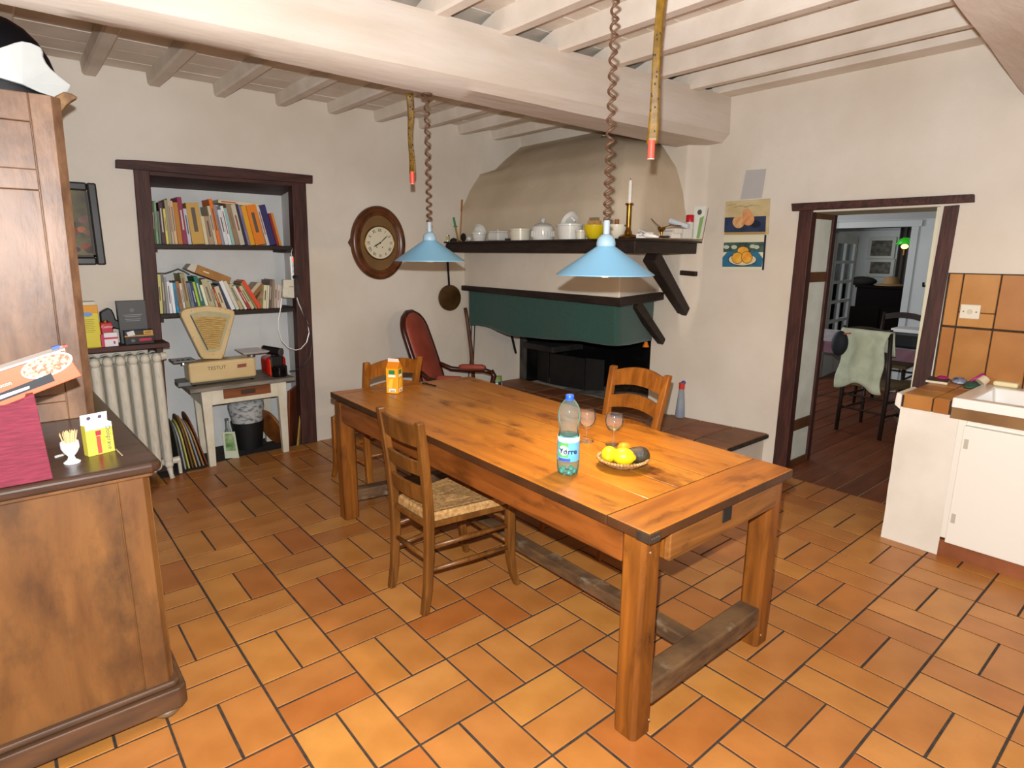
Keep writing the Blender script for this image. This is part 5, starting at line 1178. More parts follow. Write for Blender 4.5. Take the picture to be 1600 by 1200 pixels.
MB().box(KX+.0, KX+.03, KY-.27-.035, KY-.27+.0, .10, KZ-.08).build('door_frame', mat('door_white', 'e6e0d4', .45), kc, bevel=.003)
y0 = KY-.30
for k in range(2):
    dd = MB().box(KX-.018, KX+.012, y0-.55, y0, .085, KZ-.115).build('door', mat('door_white', 'e6e0d4', .45), kc, bevel=.004)
    MB().box(KX-.02, KX-.017, y0-.03, y0-.012, .2, .25).build('hinge', plain('b8b0a0'), dd); MB().box(KX-.02, KX-.017, y0-.03, y0-.012, .6, .65).build('hinge', plain('b8b0a0'), dd)
    y0 -= .56
MB().box(KX+.012, KX+.03, -3.6, KY-.27, KZ-.115, KZ-.075).build('upper_rail', mat('door_white', 'e6e0d4', .45), kc)
MB().box(KX+.01, KX+.06, -3.6, KY-.225, 0, .085).build('plinth', mat('plinth_tile', '9a5a34', .5, '7e4626', 6), kc)
# tiled top and edge
top = MB().box(KX-.005, XB-.012, KY-.235, KY-.0, KZ-.075, KZ-.012).build('worktop_slab', GROUT, kc)
MB().extr([wx(1401, 613, KX-.012), wx(1409.5, 616, KX-.012), wx(1406, 640, KX-.012), wx(1397, 632, KX-.012)], (.25, 0, 0)).build('plaster_edge', mat('counter_plaster', 'e4dcd0', .8), kc, bevel=.006)
ys = KY-.018
for k, (ly) in enumerate((.135, .075)):
    MB().box(KX-.014, KX+.0, ys-ly+.003, ys-.003, KZ-.075, KZ-.003).build('edge_tile', TILEW, top, bevel=.003)
    for j in range(3):
        xx0 = KX-.006+j*.19
        MB().box(xx0+.002, min(xx0+.186, XB-.014), ys-ly+.003 if k else ys-ly+.003, (ys-.003) if k else KY-.012, KZ-.012, KZ+random.uniform(-.001, .001)).build('top_tile', TILEW, top, bevel=.003)
    ys -= ly
ysk = ys
MB().box(KX-.004, KX+.01, -3.6, ysk-.004, KZ-.09, KZ-.028).build('wood_edge', mat('edge_brown', '8a6438', .6, '745028', 5), kc)
# sink
SKX0, SKX1, SY0, SY1 = KX-.014, XB-.03, -2.72, ysk-.005
zs_ = KZ+.018
m = MB()
o_ = [(SKX0, SY0), (SKX1, SY0), (SKX1, SY1), (SKX0, SY1)]; i_ = [(SKX0+.06, SY0+.06), (SKX1-.09, SY0+.06), (SKX1-.09, SY1-.07), (SKX0+.06, SY1-.07)]; b_ = [(SKX0+.085, SY0+.09), (SKX1-.115, SY0+.09), (SKX1-.115, SY1-.1), (SKX0+.085, SY1-.1)]
vs = [(x, y_, KZ-.03) for x, y_ in o_]+[(x, y_, zs_) for x, y_ in o_]+[(x, y_, zs_) for x, y_ in i_]+[(x, y_, zs_-.17) for x, y_ in b_]
fs = [(8+k, 8+(k+1) % 4, 12+(k+1) % 4, 12+k) for k in range(4)]+[(4+k, 4+(k+1) % 4, 8+(k+1) % 4, 8+k) for k in range(4)]+[(k, (k+1) % 4, 4+(k+1) % 4, 4+k) for k in range(4)]+[(12, 13, 14, 15)]
m.add(vs, fs)
sk = thing('sink', 'white ceramic sink set in the tiled kitchen worktop', 'sink', (3.3, -2.2, KZ)); m.build('basin', mat('sink_white', 'ece8e0', .2), sk, bevel=.008, bseg=3)
# backsplash
bs = struct_empty('trim_3', 'terracotta tiled backsplash on the right wall behind the sink'); BX = XB-.016
MB().box(BX+.006, XB+.01, -3.4, -1.545, KZ-.02, 1.452).build('grout_bed', GROUT, bs)
cols_ = [-1.552, -1.622]
yy = -1.622
while yy > -3.2: yy -= .172; cols_.append(yy)
rows = [(1.150, 1.45), (KZ+.005, 1.145)]
tex0 = wx(1455, 588, BX).y; tex1 = wx(1481, 427, BX).y
for ya_, yb_ in zip(cols_, cols_[1:]):
    for z0, z1 in rows:
        if (z1 > 1.3) and abs((ya_+yb_)/2+1.708) < .02:
            MB().box(BX, BX+.012, yb_+.003, ya_-.003, z0+.003, 1.232).build('wall_tile', TILEW, bs, bevel=.003, bseg=1); MB().box(BX, BX+.012, yb_+.003, ya_-.003, 1.236, z1-.003).build('wall_tile', TILEW, bs, bevel=.003, bseg=1)
        else:
            MB().box(BX, BX+.012, yb_+.003, ya_-.003, z0+.003, z1-.003).build('wall_tile', TILEW, bs, bevel=.003, bseg=1)
o = thing('wall_switch', 'square cream light switch on the tiled backsplash', 'switch', wx(1516, 487, BX))
c = wx(1516, 487, BX-.002)
MB().box(BX-.012, BX, c.y-.047, c.y+.047, c.z-.04, c.z+.04).build('plate', mat('switch_cream', 'e0d8c4', .4), o, bevel=.004)
MB().lathe([(0, 0), (.014, 0), (.014, .003), (0, .003)], 18, frame((BX-.012, c.y, c.z), (0, -1, 0), (0, 0, 1))).build('button', plain('ccc4ac'), o)
for s_ in (-1, 1): MB().sphere((BX-.012, c.y+s_*.03, c.z), .004, n=8, m=5).build('screw', plain('6a6458'), o)
# cloths, brush and soap on the counter
def kfl(a, b, z=KZ): return fl(a, b, z)
o = thing('notebook', 'dark book lying on the tiled worktop beside the sink', 'book', kfl(1467, 597))
P_ = [kfl(1446, 597), kfl(1480, 601.5), kfl(1486, 594.5), kfl(1455, 590)]
MB().extr([p+V((0, 0, .001)) for p in P_], (0, 0, .012)).build('pages', plain('d8ccb0'), o); MB().extr([p+V((0, 0, .013)) for p in P_], (0, 0, .002)).build('cover', plain('3c2c34'), o)
def crumple(name, label, cat, pix, hgt, m, z0=KZ, seed=0):
    ps = [kfl(a, b, z0) for a, b in pix]; c = sum(ps, V())/len(ps)
    o = thing(name, label, cat, c); mb = MB(); n = len(ps); vs = []; fs = []
    for r_, zz in ((1, .0), (1.0, .35), (.75, .8), (.4, 1.0)):
        for k in range(n):
            p = c.lerp(ps[k], r_); vs.append((p.x, p.y, z0+.001+hgt*zz*(.75+.5*mnoise.noise(V((k*1.3+seed, r_*3, 0))))))
    vs.append((c.x, c.y, z0+hgt*.9))
    for ri in range(3):
        for k in range(n): fs.append((ri*n+k, ri*n+(k+1) % n, (ri+1)*n+(k+1) % n, (ri+1)*n+k))
    for k in range(n): fs.append((3*n+k, 3*n+(k+1) % n, 4*n))
    fs.append(tuple(range(n))[::-1])
    mb.add(vs, fs).build('cloth', m, o, smooth=True, subsurf=1); return o
crumple('dishcloth', 'magenta cloth lying against the tiles behind the dark book', 'cloth', [(1460, 595), (1472, 596), (1486, 597), (1486, 592.5), (1470, 591.5), (1462, 591.5)], .034, plain('a8246c', .8))
crumple('dishcloth', 'blue and white cloth folded beside the magenta cloth', 'cloth', [(1484, 598), (1497, 602), (1512, 602), (1514, 597), (1500, 594), (1486, 593.5)], .04, mat('blue_cloth', '2c3c78', .8, 'b8c0d0', 30), seed=4)
crumple('scrub_pad', 'dark green scouring pad on the worktop beside the sink', 'sponge', [(1502, 606), (1515, 609.5), (1532, 608), (1534, 601), (1520, 598), (1506, 600)], .034, mat('scour_green', '3c6a54', .95, '2c5242', 60, bump=.6), seed=8)
o = thing('dish_brush', 'pink and cream dish brush leaning on the green scouring pad', 'brush', kfl(1530, 596))
MB().tube([wx(1516, 596, 3.58), wx(1527, 590, 3.6), wx(1537, 585, 3.62)], [.007, .009, .01], 8).build('handle', plain('b02878', .4), o, smooth=True); MB().tube([wx(1532, 598, 3.56), wx(1541, 591, 3.58)], [.028, .024], 10).build('head', plain('d8c4a8'), o, smooth='auto')
o = thing('soap', 'pale yellow bar of soap on the sink rim', 'soap', kfl(1572, 602, zs_))
p = kfl(1572, 604, zs_); MB().box(p.x-.03, p.x+.03, p.y-.055, p.y+.055, zs_+.001, zs_+.028).build('bar', mat('soap_cream', 'e6d8a8', .5), o, bevel=.01, bseg=3)

# ------------------------------------------------------------------ the big table
tb = thing('dining_table', 'long honey coloured farmhouse table with plank top and worn legs', 'table', (1.26, -.5, 0))
NL, NR, FL_, FR_ = V((.813, -1.662)), V((1.688, -1.664)), V((.854, .672)), V((1.77, .545))
def TQ(s, t): return NL.lerp(NR, s).lerp(FL_.lerp(FR_, s), t)
TT, TH = .745, .034
def plank(s0, s1, t0, t1, nm, m, g=.0008):
    q = [TQ(s0, t0), TQ(s1, t0), TQ(s1, t1), TQ(s0, t1)]
    c = sum(q, V((0, 0)))/4; q = [p + (c-p).normalized()*g*1.4 for p in q]
    dz_ = random.uniform(-.0008, .0004)
    o = MB().hexa([(p.x, p.y, TT-TH) for p in q], [(p.x, p.y, TT+dz_) for p in q]).build(nm, m, tb, bevel=.004)
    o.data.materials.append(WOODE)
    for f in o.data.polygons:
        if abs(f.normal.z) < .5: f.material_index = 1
    return o
plank(0, 1, 0, .072, 'end_board', WOODTX); plank(0, 1, .962, 1, 'end_board', WOODTX)
ss = [0, .235, .42, .62, .80, 1]
for a, b in zip(ss, ss[1:]): plank(a, b, .072, .962, 'top_plank', WOODT)
LG = {'nl': (.876, -1.588), 'nr': (1.640, -1.590), 'fl': (.882, .545), 'fr': (1.70, .44)}
def leg(c, hw=.045, ch=.012):
    x, y_ = c; m = MB()
    pts = [(-hw+ch, -hw), (hw-ch, -hw), (hw, -hw+ch), (hw, hw-ch), (hw-ch, hw), (-hw+ch, hw), (-hw, hw-ch), (-hw, -hw+ch)]
    m.prism([(x+a, y_+b) for a, b in pts], .0, TT-TH-.001)
    return m.build('leg', WOODL, tb, bevel=.003)
for k in LG: leg(LG[k])
def apron(a, b, off, nm='apron', z0=.60, m=WOODA):
    p, q = V((*LG[a], 0)), V((*LG[b], 0)); d = (q-p).normalized()
    zc = (z0+TT-TH)/2
    MB().bar(p+d*.044+V((off[0], off[1], zc)), q-d*.044+V((off[0], off[1], zc)), .025, TT-TH-z0-.002).build(nm, m, tb, bevel=.003)
apron('nl', 'fl', (-.028, 0)); apron('nr', 'fr', (.028, 0)); apron('fl', 'fr', (0, .02))
apron('nl', 'nr', (0, .0), 'rear_apron')
dw = MB().box(.935, 1.60, -1.652, -1.628, .612, TT-TH-.006).build('drawer', mat('drawer_wood', '8c5826', .45, '643c18', 3, stretch=(.8, 6, 6), kind='wood', bump=.1, stain='46290f', sscale=5.), tb, bevel=.004)
MB().box(.935, .948, -1.628, -1.2, .615, TT-TH-.01).build('drawer_side', WOODL, dw)
kp = wy(1137, 803, -1.655); MB().box(kp.x-.026, kp.x+.026, -1.656, -1.651, kp.z-.027, kp.z+.027).build('lock_plate', IRON, dw, bevel=.002)
STRAP = mat('strap_iron', '3a2e24', .5, '2a2018', 20)
MB().box(NL.x-.002, NL.x+.0, -1.66, -1.615, TT-TH+.002, TT-.004).build('corner_strap', STRAP, tb); MB().box(NL.x-.001, NL.x+.05, -1.6655, -1.6635, TT-TH+.002, TT-.004).build('corner_strap', STRAP, tb)
for k in range(4): MB().lathe([(0, 0), (.003, 0), (.003, .001), (0, .001)], 8, frame((NL.x+.008+k*.011, -1.6655, TT-.017), (1, 0, 0), (0, 0, 1))).build('nail', STEEL, tb)
p, q = V((*LG['nl'], .135)), V((*LG['nr'], .135)); MB().bar(p+V((.04, .0, 0)), q-V((.04, 0, 0)), .085, .08).build('stretcher', WOODS, tb, bevel=.008)
p2, q2 = V((*LG['fl'], .135)), V((*LG['fr'], .135)); MB().bar(p2+V((.04, 0, 0)), q2-V((.04, 0, 0)), .075, .07).build('stretcher', WOODS, tb, bevel=.008)
a_ = p.lerp(q, .5); b_ = p2.lerp(q2, .5); MB().bar(a_+V((0, .04, -.0)), b_-V((0, .035, 0)), .065, .055).build('stretcher', WOODS, tb, bevel=.006)
for k, (x, y_) in enumerate(((.86, -1.632), (.905, -1.6335), (1.62, -1.6355))): MB().sphere((x, y_-.001, .05 if k else .66), .004, n=8, m=5).build('peg', plain('8a7050'), tb)

# ------------------------------------------------------------------ chairs
def make_chair(label, loc, rz, arch, W, wood, wb=.145, wf=.195, dpt=.42, ht=.875, post=.034, seat_h=.455, lk=1.):
    c = thing('ladder_chair', label, 'chair', loc, rz)
    def curve(pts, w_, h_, nm):
        m = MB(); o0 = 0
        n = len(pts)
        for i, p in enumerate(pts):
            p = V(p); ww = w_[i] if isinstance(w_, list) else w_; hh = h_[i] if isinstance(h_, list) else h_
            for sx, sy in ((-1, -1), (1, -1), (1, 1), (-1, 1)): m.v.append(p+V((sx*ww/2, sy*hh/2, 0)))
        for i in range(n-1):
            for k in range(4): m.f.append([i*4+k, i*4+(k+1) % 4, i*4+4+(k+1) % 4, i*4+4+k])
        m.f.append([3, 2, 1, 0]); e = (n-1)*4; m.f.append([e, e+1, e+2, e+3])
        return m.build(nm, wood, c, world=False, bevel=.006)
    for s in (-1, 1):
        curve([(-.03, s*wb, 0), (-.012, s*wb, .12), (.0, s*wb, .3), (.0, s*wb*1.02, .45), (-.025*lk, s*wb*1.05, .62), (-.062*lk, s*wb*1.1, .78), (-.09*lk, s*wb*1.13, ht)], [.034, .036, .04, .042, .04, .037, .034], post, 'back_post')
        curve([(dpt+.025, s*(wf+.012), 0), (dpt+.006, s*(wf+.003), .06), (dpt-.01, s*wf, .16), (dpt-.012, s*wf, .3), (dpt-.012, s*wf, .44)], [.03, .032, .038, .042, .04], [.03, .032, .036, .038, .036], 'front_leg')
    for z0, z1, a in ((ht-.115, ht-.025, .035), (ht-.24, ht-.17, .03), (ht-.37, ht-.305, .022)) if arch else ((ht-.115, ht-.02, .0), (ht-.245, ht-.185, 0), (ht-.365, ht-.30, 0)):
        zc = (z0+z1)/2
        def px_(z):
            tab = [(.45, 0), (.62, -.025*lk), (.78, -.062*lk), (.9, -.093*lk)]
            return xf_tab(z, tab)
        wz = wb*(1.05+.08*(zc-.62)/.25)-.012
        def sf(u, v, z0=z0, z1=z1, a=a, wz=wz):
            y_ = (u*2-1)*wz; bow = -.025*(1-(y_/wz)**2) if arch else -.014*(1-(y_/wz)**2); up = a*(1-(y_/wz)**2)
            th = .016; k = [(-th/2, z0), (th/2, z0), (th/2, z1), (-th/2, z1), (-th/2, z0)][round(v*4)]
            zz = k[1]+up*(1 if k[1] == z1 else .75); return (px_(k[1])+bow+k[0], y_, zz)
        MB().grid(sf, 14, 4).build('slat', wood, c, world=False, smooth='auto', fix=False)
    # rush seat: four woven triangles meeting off centre
    P = [(.012, -wb+.01), (dpt-.005, -wf-.005), (dpt-.005, wf+.005), (.012, wb-.01)]
    m = MB(); cx_, cy_ = dpt*.5, 0
    nrm = 14
    for k in range(4):
        a, b = V((*P[k], 0)), V((*P[(k+1) % 4], 0)); ctr = V((cx_, cy_, 0))
        def f(u, v, a=a, b=b, ctr=ctr):
            p = a.lerp(b, u).lerp(ctr, v); z = seat_h - .012*math.sin(v*math.pi*.9)+.0012*math.sin(v*75)
            if v == 0: z -= .012
            return (p.x, p.y, z)
        m.grid(f, 16, 26)
        m.add([a+V((0, 0, seat_h-.012)), b+V((0, 0, seat_h-.012)), b+V((0, 0, seat_h-.04)), a+V((0, 0, seat_h-.04))], [(0, 1, 2, 3)])
    m.add([V((*p, seat_h-.038)) for p in P], [(0, 1, 2, 3)])
    m.build('seat', RUSH, c, world=False, smooth='auto')
    def rod(p, q, r=.011, nm='stretcher'): MB().tube([p, V(p).lerp(V(q), .5), q], [r*.8, r*1.15, r*.8], 8).build(nm, wood, c, world=False, smooth=True)
    for s in (-1, 1):
        MB().bar((0, s*wb, seat_h-.048), (dpt-.01, s*wf, seat_h-.048), .018, .024).build('seat_rail', wood, c, world=False, bevel=.003)
        rod((-.005, s*wb, .20), (dpt-.01, s*wf, .20)); rod((0, s*wb, .31), (dpt-.01, s*wf, .31))
    MB().bar((dpt-.01, -wf, seat_h-.048), (dpt-.01, wf, seat_h-.048), .018, .024).build('seat_rail', wood, c, world=False, bevel=.003)
    MB().bar((0, -wb, seat_h-.048), (0, wb, seat_h-.048), .018, .024).build('seat_rail', wood, c, world=False, bevel=.003)
    rod((dpt-.01, -wf, .22), (dpt-.01, wf, .22)); rod((dpt-.01, -wf, .33), (dpt-.01, wf, .33)); rod((0, -wb, .25), (0, wb, .25))
    return c
make_chair('brown ladder back chair with rush seat tucked in at the long side of the table', (.722, -.452, 0), R_(0), False, .3, CHAIRW, lk=.5)
make_chair('honey ladder back chair with its back against the far end of the table', (1.30, .80, 0), R_(90), True, .36, CHAIRH, wb=.165, wf=.2, ht=.885, post=.04)
make_chair('honey ladder back chair drawn up at the fireplace side of the table', (2.09, -.53, 0), R_(180), True, .36, CHAIRH, wb=.17, wf=.21, ht=.90, post=.04)

# upholstered armchair by the wall
ac = thing('armchair', 'dark wood armchair with high padded red leather back by the wall', 'armchair', (2.2, 1.66, -.0), R_(-55))
def ab(m, nm, mt, **k): return m.build(nm, mt, ac, world=False, **k)
def back_prof(v): # x offset of back with height: gentle S
    return .02 -.05*math.sin(v*math.pi*.9) - .2*v*v - .02*v
def bw(v): return .205+.02*math.sin(v*math.pi) if v < .78 else (.205+.02*math.sin(.78*math.pi))*math.sqrt(max(0, 1-((v-.78)/.225)**2))
Z0, Z1 = .34, 1.05
def bf(u, v):
    s = u*2-1; h = bw(v)-.02; return (back_prof(v)+.035*(1-s*s)**.5*min(1, (1.02-v)*8), s*max(h, .0), Z0+(Z1-Z0)*v-.0)
ab(MB().grid(bf, 16, 30), 'back_padding', LEATH, smooth=True, solid=.03, fix=False)
rail = [(back_prof(v)-.0, bw(v)+.004, Z0+(Z1-Z0)*v) for v in [i/20 for i in range(21)]]
path = [(x, -y_, z) for x, y_, z in rail] + [(x, y_, z) for x, y_, z in reversed(rail)]
ab(MB().tube(path, .024, 10), 'back_frame', MAHOG, smooth=True)
ab(MB().grid(lambda u, v: (.0+.52*u, (v*2-1)*(.21+.05*u), .345+.05*math.sin(math.pi*min(1, max(0, v)))*math.sin(math.pi*(.15+.8*u))), 14, 14), 'seat_padding', LEATH, smooth=True, solid=.05, fix=False)
ab(MB().hexa([(0, -.21, .26), (.52, -.27, .26), (.52, .27, .26), (0, .21, .26)], [(0, -.21, .33), (.52, -.27, .33), (.52, .27, .33), (0, .21, .33)]), 'seat_frame', MAHOG, bevel=.01)
for s in (-1, 1):
    ab(MB().tube([(-.06, s*.205, .60), (.06, s*.25, .54), (.2, s*.275, .53), (.36, s*.28, .535), (.42, s*.28, .52)], [.02, .022, .02, .022, .02], 10), 'arm', MAHOG, smooth=True)
    ab(MB().tube([(.42, s*.28, .535), (.45, s*.28, .49), (.43, s*.28, .42), (.45, s*.27, .31)], [.024, .024, .02, .024], 10), 'arm_support', MAHOG, smooth=True)
    ab(MB().tube([(.13, s*.264, .553), (.16, s*.27, .557), (.34, s*.28, .561), (.37, s*.28, .555)], [.018, .026, .026, .018], 10), 'arm_pad', LEATH, smooth=True)
    ab(MB().tube([(.49, s*.245, .29), (.5, s*.245, .15), (.5, s*.245, 0)], [.028, .022, .016], 10), 'leg', MAHOG, smooth=True)
    ab(MB().tube([(.02, s*.19, .3), (-.02, s*.19, .18), (-.1, s*.19, 0)], [.026, .022, .018], 10), 'leg', MAHOG, smooth=True)

# ------------------------------------------------------------------ things on the table
Z = TT+.001
def at_table(px, py): p = fl(px, py, TT); p.z = Z; return p
bc = at_table(887, 739)
o = thing('water_bottle', 'clear plastic water bottle with blue cap and label, half full', 'bottle', bc)
bp_ = [(0, .006), (.018, .004), (.03, 0), (.038, .006), (.041, .02), (.0415, .05), (.0405, .055), (.0405, .125), (.0415, .13), (.0405, .14), (.037, .155), (.0345, .17), (.0365, .19), (.041, .21), (.0415, .225), (.039, .243), (.031, .262), (.02, .277), (.013, .284), (.0125, .288), (0, .288)]
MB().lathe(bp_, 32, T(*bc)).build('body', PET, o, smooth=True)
MB().lathe([(0, .288), (.015, .288), (.0155, .292), (.0155, .305), (.014, .308), (0, .308)], 20, T(bc.x, bc.y, bc.z-.01)).build('cap', plain('2458c0', .35), o, smooth='auto')
MB().lathe([(0, .012), (.034, .01), (.0385, .022), (.039, .05), (.038, .125), (.0385, .14), (.035, .152), (0, .152)], 28, T(*bc)).build('water', WATER, o, smooth='auto')
for k in range(5):
    a = k*2*math.pi/5+.3; MB().sphere((bc.x+.026*math.cos(a), bc.y+.026*math.sin(a), Z+.011), .011, .011, .009, 10, 6).build('base_lobe', mat('teal_plastic', '3aa89a', .15, trans=.5), o, smooth=True)
fc = math.atan2(CAM.y-bc.y, CAM.x-bc.x)
def wrap(a0, a1, z0, z1, r, m, nm, par):
    return MB().grid(lambda u, v: (bc.x+r*math.cos(a0+(a1-a0)*u), bc.y+r*math.sin(a0+(a1-a0)*u), Z+z0+(z1-z0)*v), 24, 1).build(nm, m, par, smooth=True, fix=False)
lb = wrap(0, 2*math.pi, .056, .128, .0412, mat('label_blue', '5aa4cc', .4, '74b8d8', 20), 'label', o)
wrap(fc-.95, fc+.0, .072, .126, .0417, plain('58b04c', .4), 'label_green', lb)
wrap(fc-.95, fc+.2, .057, .068, .0418, plain('3c50a0', .4), 'label_navy', lb)
wrap(0, 2*math.pi, .128, .146, .0414, mat('label_white', 'd8f0ec', .4), 'label_white_band', lb)
def cyl_disc(ac_, zc, rad, r, m, nm, par):
    mb = MB(); vs = [(bc.x+r*math.cos(ac_), bc.y+r*math.sin(ac_), Z+zc)]; n = 20
    for k in range(n):
        t = 2*math.pi*k/n; a = ac_+rad*math.cos(t)/r; vs.append((bc.x+r*math.cos(a), bc.y+r*math.sin(a), Z+zc+rad*math.sin(t)))
    mb.add(vs, [(0, 1+k, 1+(k+1) % n) for k in range(n)]); return mb.build(nm, m, par, fix=False)
cyl_disc(fc-.42, .098, .019, .0424, plain('eceef0', .4), 'label_roundel', lb)
tx = text('Yorre', .028, lb, Mx.Identity(4), plain('20285e', .4), bold=.0007)
for v in tx.data.vertices:   # wrap the word round the bottle
    co = parent_matrix(lb) @ v.co; a = fc-.02+co.x/.0432; zz = co.y; rr_ = .0446+co.z
    v.co = parent_matrix(lb).inverted() @ V((bc.x+rr_*math.cos(a), bc.y+rr_*math.sin(a), Z+.095+zz))
GP = [(0, 0), (.031, 0), (.0315, .0015), (.02, .004), (.006, .007), (.0038, .014), (.0036, .052), (.006, .058), (.023, .07), (.034, .086), (.0385, .104), (.0365, .124), (.0315, .138), (.0307, .138), (.0355, .123), (.0375, .104), (.033, .087), (.022, .0715), (.004, .0615), (0, .0605)]
for k, (px, py, lab) in enumerate(((916, 690, 'empty stemmed wine glass beside the water bottle'), (958, 696, 'stemmed wine glass with a little white wine beside the fruit bowl'))):
    g = at_table(px, py)
    o = thing('wine_glass', lab, 'glass', g, group='wine glasses on the table')
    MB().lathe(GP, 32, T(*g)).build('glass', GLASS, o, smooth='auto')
    if k: MB().lathe([(0, .0625), (.004, .0628), (.0185, .073), (.0275, .085), (0, .085)], 28, T(*g)).build('wine', mat('white_wine', 'f0e4a8', .0, trans=1., ior=1.33), o, smooth='auto')
bw_ = at_table(974, 722)
bw_ = V((1.203, -1.232, Z))
o = thing('fruit_bowl', 'shallow woven wicker bowl on the table holding fruit', 'bowl', bw_)
WICK = mat('wicker', '9a7244', .7, '6e4c28', 90, bump=.5)
m = MB()
for k in range(9):
    t = k/8; r = .045+.047*t; z = .006+.026*t**1.6
    m.tube([(bw_.x+r*math.cos(2*math.pi*i/40), bw_.y+r*math.sin(2*math.pi*i/40), Z+z+.0016*math.sin(i*2.0+k*3.1)) for i in range(41)], .0042, 6, cap=False)
wv = m.build('woven_side', WICK, o, smooth=True)
MB().lathe([(0, .002), (.046, .002), (.06, .012), (.088, .03), (.088, .034), (.058, .017), (.044, .008), (0, .007)], 36, T(*bw_)).build('base', WICK, o, smooth=True)
m = MB()
for i in range(48):
    a0 = 2*math.pi*i/48; m.sphere((bw_.x+.094*math.cos(a0), bw_.y+.094*math.sin(a0), Z+.034), .0075, .0075, .0055, 8, 5)
m.build('rim_braid', mat('wicker_rim', 'b08a58', .7, '8a6436', 60), o, smooth=True)
LEM = mat('lemon_skin', 'e8c81c', .4, 'dcb814', 8, bump=.15, bscale=80)
def lemon(c, ax, label, s=1.):
    o = thing('lemon', label, 'lemon', c, group='lemons in the fruit bowl')
    ax = V(ax).normalized(); M_ = frame(c, ax.cross(V((0, 0, 1))).normalized(), ax.cross(ax.cross(V((0, 0, 1)))).normalized()) 
    pr = [(0, -.046), (.006, -.044), (.010, -.040), (.021, -.032), (.029, -.018), (.032, 0), (.029, .018), (.021, .031), (.011, .038), (.007, .043), (0, .045)]
    MB().lathe([(r*s, z*s) for r, z in pr], 24, M_).build('fruit', LEM, o, smooth=True)
lemon((bw_.x-.02, bw_.y-.02, Z+.047), (.62, -.78, -.06), 'bright yellow lemon lying in front in the wicker bowl', 1.05)
lemon((bw_.x-.038, bw_.y+.036, Z+.045), (.8, .5, .1), 'deeper yellow lemon lying behind the other lemon in the wicker bowl', .95)
o = thing('clementine', 'orange clementine behind the lemons in the wicker bowl', 'clementine', (bw_.x+.045, bw_.y+.026, Z+.05))
MB().sphere((bw_.x+.042, bw_.y+.028, Z+.052), .03, .03, .027, 24, 14).build('fruit', mat('orange_skin', 'e88414', .4, 'd87410', 10, bump=.2, bscale=90), o, smooth=True)
MB().tube([(bw_.x+.042, bw_.y+.028, Z+.078), (bw_.x+.043, bw_.y+.027, Z+.083)], .003, 6).build('stem', plain('5a6a2c'), o)
o = thing('avocado', 'dark purple avocado lying in the wicker bowl', 'avocado', (bw_.x+.03, bw_.y-.045, Z+.04))
axv = V((.55, -.8, 0)).normalized(); M_ = frame((bw_.x+.038, bw_.y-.036, Z+.046), axv.cross(V((0, 0, 1))).normalized(), axv.cross(axv.cross(V((0, 0, 1)))).normalized())
MB().lathe([(0, -.05), (.012, -.048), (.02, -.038), (.026, -.02), (.032, 0), (.034, .014), (.031, .03), (.02, .043), (.008, .049), (0, .05)], 24, M_).build('fruit', mat('avocado_skin', '2a2028', .45, '3c3420', 14, bump=.5, bscale=120), o, smooth=True)
MB().tube([M_ @ V((0, 0, -.048)), M_ @ V((-.006, 0, -.062))], .003, 6).build('stem', plain('4c3a24'), o)
# juice carton
cj = at_table(617, 613); ang = R_(-50)
o = thing('juice_carton', 'orange juice carton with gabled top and green logo at the far end of the table', 'carton', cj, R_(38))
hw = .036
jm = mat('juice_orange', 'e8a428', .4, 'e89818', 14)
body = MB().box(-hw, hw, -hw, hw, 0, .145).build('body', jm, o, world=False, bevel=.002)
MB().hexa([(-hw, -hw, .145), (hw, -hw, .145), (hw, hw, .145), (-hw, hw, .145)], [(-.003, -hw, .18), (.003, -hw, .18), (.003, hw, .18), (-.003, hw, .18)]).build('gable', mat('juice_top', 'd88018', .4), o, world=False, bevel=.001)
MB().hexa([(-.0025, -hw, .178), (.0025, -hw, .178), (.0025, hw, .178), (-.0025, hw, .178)], [(-.002, -hw*.8, .198), (.002, -hw*.7, .192), (.002, hw, .196), (-.002, hw, .2)]).build('top_seam', plain('d8c8b8'), o, world=False)
for par, (M_) in (('front', Mx.Rotation(0, 4, 'Z')), ('side', Mx.Rotation(R_(-90), 4, 'Z'))):
    MB().box(-.018, .018, -hw-.0008, -hw, .112, .136, M_).build('green_logo', plain('2c7a3c'), body, world=False); MB().box(-.022, .022, -hw-.0007, -hw, .096, .11, M_).build('white_panel', plain('f0e8d8'), body, world=False)
    MB().add([M_ @ V(p) for p in ((-.026, -hw-.0007, .035), (.0, -hw-.0007, .03), (.008, -hw-.0007, .088), (-.012, -hw-.0007, .085))], [(0, 1, 2, 3)]).build('fruit_picture', plain('f0c048'), body, world=False); MB().box(-.02, .022, -hw-.0008, -hw, .008, .028, M_).build('barcode_panel', plain('e8e0d0'), body, world=False)
    for k in range(6): MB().box(-.012+k*.005, -.0095+k*.005, -hw-.0011, -hw, .01, .02, M_).build('bar', plain('5a5048'), body, world=False)
a, b = at_table(664, 600), at_table(681, 604)
o = thing('bottle_opener', 'small dark metal opener lying at the far end of the table', 'opener', a)
MB().bar(a+V((0, 0, .004)), b+V((0, 0, .003)), .012, .006).build('shank', IRON, o, bevel=.002); MB().lathe([(.009, 0), (.016, 0), (.016, .006), (.009, .006), (.009, 0)], 16, T(*a)).build('ring', IRON, o)

